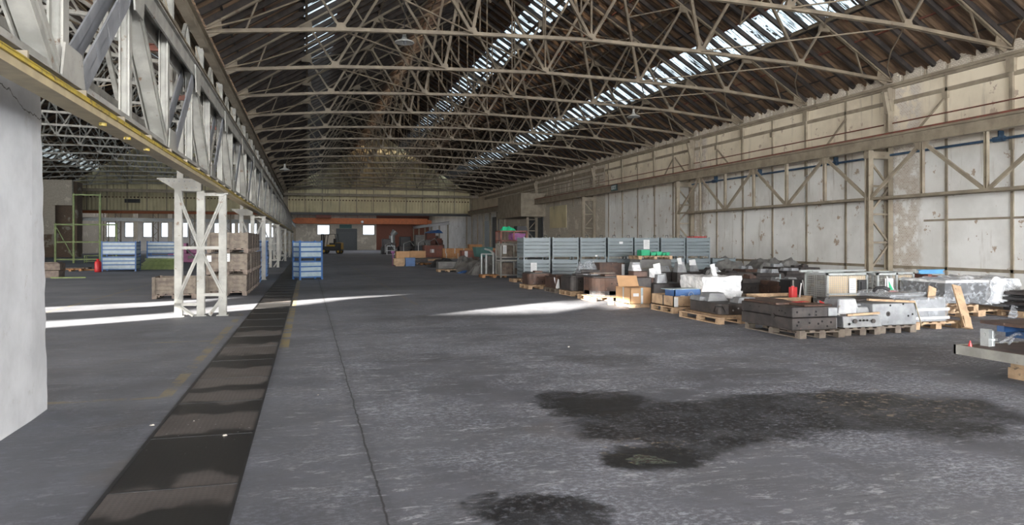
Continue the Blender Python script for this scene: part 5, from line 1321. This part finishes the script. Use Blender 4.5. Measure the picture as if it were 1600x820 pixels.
x, y = P(604, 398); single('far_trolley', G().box(0, 1.1, 0, .1, 0, .06).box(0, 1.1, 0, .1, 1.1, 1.2).box(0, .1, 0, .1, 0, 1.2).box(1.0, 1.1, 0, .1, 0, 1.2).box(0, 1.1, 0, .9, .5, .56), 'galv', 'small grey frame trolley in front of the far dark machine', 'trolley', (x, y, 0))
x, y = P(604, 396); single('silver_cylinder', G().tube((0, 0, 0), (0, 0, 2.6), .42, 14).tube((0, 0, 2.6), (.5, 0, 3.2), .3, 12, .5), 'galv', 'tall silver cylinder with bent top among the far machines', 'cylinder', (x+.7, y-.6, 0))
x, y = P(665, 396.6); single('blue_cover', G().drape(0, 2.5, 0, 1.8, .5, 52, .2, 3), 'blue', 'blue cover on the tall brown far machine', 'cover', (x, y, 2.9))
machine(674, 395.2, 2.0, 2, 2.6, 'oldwood', 'brown rack-like machine behind the dark red container', 6, 'rusty')

# forklift
x, y = P(508, 396.5)
t = thing('forklift', 'yellow and black forklift truck parked left of the roller door', 'forklift', (x+.9, y+.5, 0), -.35)
t.scale = (1.22, 1.22, 1.22)
G().box(-.9, 1.0, -.55, .55, .35, .85).box(.6, 1.25, -.55, .55, .35, 1.25).obj('chassis', 'black', t, .06)
G().prism([(.55, -.52), (1.3, -.45), (1.3, .45), (.55, .52)], .5, 1.3, .92).box(-.5, .5, -.5, .5, .85, 1.05).obj('counterweight', 'truck', t, .05)
G().box(-.2, .4, -.3, .3, 1.0, 1.25).box(.3, .42, -.3, .3, 1.2, 1.75).obj('seat', 'black', t, .04)
g = G()
for a, b, c, d in ((-.75, .9, -.55, 2.25), (.75, 1.2, .55, 2.25)):
    for s_ in (-.48, .48): g.bar((a, s_, b), (c, s_, d), .07)
g.box(-.6, .6, -.5, .5, 2.22, 2.28).obj('overhead_guard', 'black', t)
g = G()
for s_ in (-.36, .36): g.box(-1.12, -.98, s_-.05, s_+.05, .1, 2.3)
g.box(-1.1, -1.0, -.36, .36, 2.2, 2.3).box(-1.1, -1.0, -.36, .36, 1.2, 1.27).box(-1.1, -1.0, -.36, .36, .45, .6).obj('mast', 'black', t)
G().box(-2.1, -1.1, -.32, -.22, .08, .13).box(-2.1, -1.1, .22, .32, .08, .13).box(-1.16, -1.1, -.45, .45, .1, .7).obj('forks', 'die', t)
for a, r_ in ((-.75, .32), (.95, .27)):
    for s_ in (-.5, .5):
        w_ = G().tube((a, s_-.1, r_), (a, s_+.1, r_), r_, 16).obj('wheel', 'rubber', t)
        G().tube((a, s_-.11, r_), (a, s_+.11, r_), r_*.5, 12).obj('hub', 'truck', w_)

# blue-framed containers with pale panels
def make_blue(label, loc, rz=0, W=1.12, D=.8, H=.86):
    t = thing('blue_container', label, 'container', loc, rz, 'blue framed containers')
    for x in (0, W-.07):
        for y in (0, D-.07):
            G().box(x, x+.07, y, y+.07, 0, H+.03).obj('corner_post', 'blue', t)
            G().box(x-.01, x+.08, y-.01, y+.08, 0, .05).obj('foot', 'blue', t)
    G().box(.03, W-.03, .02, .04, .12, H-.02).box(.03, W-.03, D-.04, D-.02, .12, H-.02).box(.02, .04, .03, D-.03, .12, H-.02).box(W-.04, W-.02, .03, D-.03, .12, H-.02).obj('panel', 'panel', t)
    for z in (.12, .38, .60, H-.04):
        G().box(0, W, -.008, .02, z-.03, z+.03).box(0, W, D-.02, D+.008, z-.03, z+.03).box(-.008, .02, 0, D, z-.03, z+.03).box(W-.02, W+.008, 0, D, z-.03, z+.03).obj('rail', 'blue', t)
    G().box(0, W, 0, D, .10, .13).obj('base', 'blue', t)
    return t
bx, by = P(468, 437.5)
b1 = make_blue('blue-framed pale-panelled container, bottom one of the pair standing alone on the aisle', (bx, by, 0), .42)
dup(b1, (bx, by, .90), label='blue-framed pale-panelled container, top one of the pair standing alone on the aisle')
for k, (px, py, nm) in enumerate(((158, 424, 'left stack in the left-hand hall'), (229, 420, 'right stack in the left-hand hall'))):
    x, y = P(px, py)
    for j in range(2):
        t = make_blue('blue-framed pale container, %s of the %s' % ('bottom' if j == 0 else 'top', nm), (x, y, j*.88), 0, 1.85, 1.2, .86)
for i in range(9):
    x, y = -3.08 - .05*(i % 2), 32.2+i*1.5
    for j in range(2): dup(b1, (x, y, j*.9), .0, label='blue-framed container, %s of the %s stack behind the timber crates under the girder' % ('bottom' if j == 0 else 'top', ORD[i])) if i < 6 else None
# weathered wooden crates behind column
def make_crate(label, loc, W=1.25, D=1.15, H=.52):
    t = thing('timber_crate', label, 'crate', loc, 0, 'weathered timber crates')
    pallet_parts(t, W, D, 'oldwood')
    for nm, f in (('front_boards', 0), ('rear_boards', D-.03)):
        g = G()
        for k in range(4): g.box(0, W, f, f+.03, PZ+k*(H/4)+.008, PZ+(k+1)*H/4-.016)
        for x in (.02, W/2-.04, W-.10): g.box(x, x+.08, f-.02 if f == 0 else f+.03, f if f == 0 else f+.05, PZ, PZ+H)
        g.obj(nm, 'greywood', t)
    for f in (0, W-.03):
        g = G()
        for k in range(4): g.box(f, f+.03, .03, D-.03, PZ+k*(H/4)+.005, PZ+(k+1)*H/4-.008)
        g.obj('side_boards', 'oldwood', t)
    G().box(.04, W-.04, .04, D-.04, PZ, PZ+H*.8).obj('contents', 'oldwood', t)
    return t
tc = make_crate('weathered timber crate, bottom of the first stack behind the nearest column', (-3.15, 25.0, 0))
for j in (1, 2): dup(tc, (-3.15+.02*j, 25.0+.04*j, j*.69), label='weathered timber crate, %s of the first stack behind the nearest column' % ('middle' if j == 1 else 'top'))
for i in range(1, 5):
    for j in range(3): dup(tc, (-3.15+.05*(j % 2), 25.0+i*1.32, j*.69), label='weathered timber crate, %s of the %s stack in the row under the girder' % (('bottom', 'middle', 'top')[j], ORD[i]))
paper('white paper on the middle crate behind the nearest column', (-2.75, 25.0, 1.10), .34, .26)
paper('small white paper on the crate front, left of the larger sheet', (-3.1, 25.0, 1.10), .14, .2, lines=False)
dup(tc, (-4.55, 24.2, 0), label='weathered timber crate standing alone left of the crate stacks')
# left-hand hall things
x, y = P(153, 425)
t = thing('red_canister', 'red gas canister beside the left blue containers', 'canister', (x, y, 0))
G().lathe([(0, 0), (.16, 0), (.18, .05), (.18, .55), (.1, .66), (.05, .68), (.05, .76), (0, .76)], 16).obj('body', 'red', t, smooth=True)
G().tube((-.08, 0, .72), (.08, 0, .72), .03, 8).obj('valve', 'red', t)
x, y = P(217, 421)
for i in range(9):
    single('green_profile', G().bar((0, 0, 0), (2.1, -.3-.06*i, .0), .12, .10), 'olive', 'green steel profile in the heap before the right blue containers, %s layer' % ORD[i], 'steel profile', (x+.05*i, y-.1+.2*(i % 4), .05+.075*i), -.06*(i % 3), 'green steel profiles')
x, y = P(66, 413)
t = thing('olive_rack', 'tall olive-green steel rack frame before the brown brick wall', 'rack', (x, y+3, 0))
for a in (0, 1.3, 3.2, 4.4):
    G().bar((a, 0, 0), (a, 0, 5.6 if a in (1.3, 3.2) else 3.2), .14).obj('post', 'olive', t)
for z in (.3, 1.7, 3.1): G().bar((0, 0, z), (4.4, 0, z), .12).obj('beam', 'olive', t)
G().bar((1.3, 0, 5.5), (3.2, 0, 5.5), .12).bar((0, 0, 3), (1.3, 0, .4), .06).bar((3.2, 0, 1.7), (4.4, 0, .3), .06).obj('brace', 'olive', t)
x, y = P(128, 411)
t = thing('olive_bench', 'low olive-green steel bench left of the blue containers', 'bench', (x, y+.5, 0))
G().box(0, 1.5, 0, .7, .55, .62).box(0, 1.5, 0, .06, .1, .16).obj('top', 'olive', t)
for a in (0, 1.42): 
    for b in (0, .62): G().box(a, a+.08, b, b+.08, 0, .55).obj('leg', 'olive', t)
x, y = P(70, 434)
single('dark_crates', G().box(-.6, .25, 0, .9, 0, .34).box(-.6, .28, .05, .9, .36, .68).box(-.5, .2, .1, .8, .68, .74), 'oldwood', 'dark crate pair at the edge of the white pier', 'crate', (x+.35, y, 0), bevel=.02)
x, y = P(74, 436); single('green_planks', G().box(0, 1.4, 0, .15, 0, .05).box(-.1, 1.2, .25, .4, 0, .05), 'olive', 'two green planks lying on the floor beside the dark crates', 'plank', (x, y+.6, 0), .1)
single('yellow_tool', G().tube((0, 0, 0), (0, 0, .35), .06, 8, .02), 'yellow', 'small yellow cone behind the dark crates at left', 'cone', (P(80, 420)[0], P(80, 420)[1], 0))
pallet(91, 424, 'pallet lying left of the red canister', 1.2, .8, 'crate'); pallet(103, 422, 'reddish pallet next to the one left of the red canister', 1.2, .8, 'oldwood')
single('timber_scraps', G().bar((0, 0, 0), (1.2, .2, .0), .2, .08).bar((.3, .2, .0), (1.5, -.1, .02), .12, .08), 'crate', 'timber scraps on the floor left of the red canister', 'scrap', (P(125, 423)[0], P(125, 423)[1], .05))
x, y = P(262, 414)
machine(262, 410, 2.6, 1.5, 1.6, 'mauve', 'mauve machine glimpsed left of the nearest column', 9, 'mauve')
# far lattice columns of the left hall
for i, (x, y) in enumerate(((-27, 118), (-22, 118), (-17, 118), (-12, 118), (-30.5, 126), (-8, 118))):
    t = thing('lattice_column', 'dark lattice column beyond the left gable screen, %s from the left' % ORD[i], 'column', (x, y, 0), 0, 'far lattice columns')
    G().bar((0, 0, 0), (0, 0, 7.5), .14).bar((.7, 0, 0), (.7, 0, 7.5), .14).obj('post', 'steel', t)
    g = G()
    for k in range(9): g.bar((0 if k % 2 else .7, 0, k*.8+.1), (.7 if k % 2 else 0, 0, k*.8+.9), .06)
    g.obj('lacing', 'steel', t)
single('far_rail_beam', G().ibeam((-14, 0, 0), (14, 8, 0), .3, .5, .04), 'galv', 'slanting grey runway beam beyond the left gable screen', 'beam', (-20, 114, 4.9))
# crumbs on the floor
rnd = random.Random(5)
for i, (px, py, r_) in enumerate(((888, 542, .025), (351, 682, .025), (238, 666, .022), (497, 617, .012), (303, 659, .01))):
    x, y = P(px, py)
    single('stone_crumb', G().prism([(r_*math.cos(a)*rnd.uniform(.7, 1.3), r_*math.sin(a)*rnd.uniform(.6, 1)) for a in [k*PI/3 for k in range(6)]], 0, r_*.5, .6), 'debris', ('dark crumb on the open floor in front of the goods', 'pale crumb on the wet cover plate, right side', 'pale crumb at the left edge of the cover plates', 'tiny crumb on the floor right of the plates', 'tiny crumb on the dark wet plate')[i], 'crumb', (x, y, .009 if 150 < px < 400 else 0))
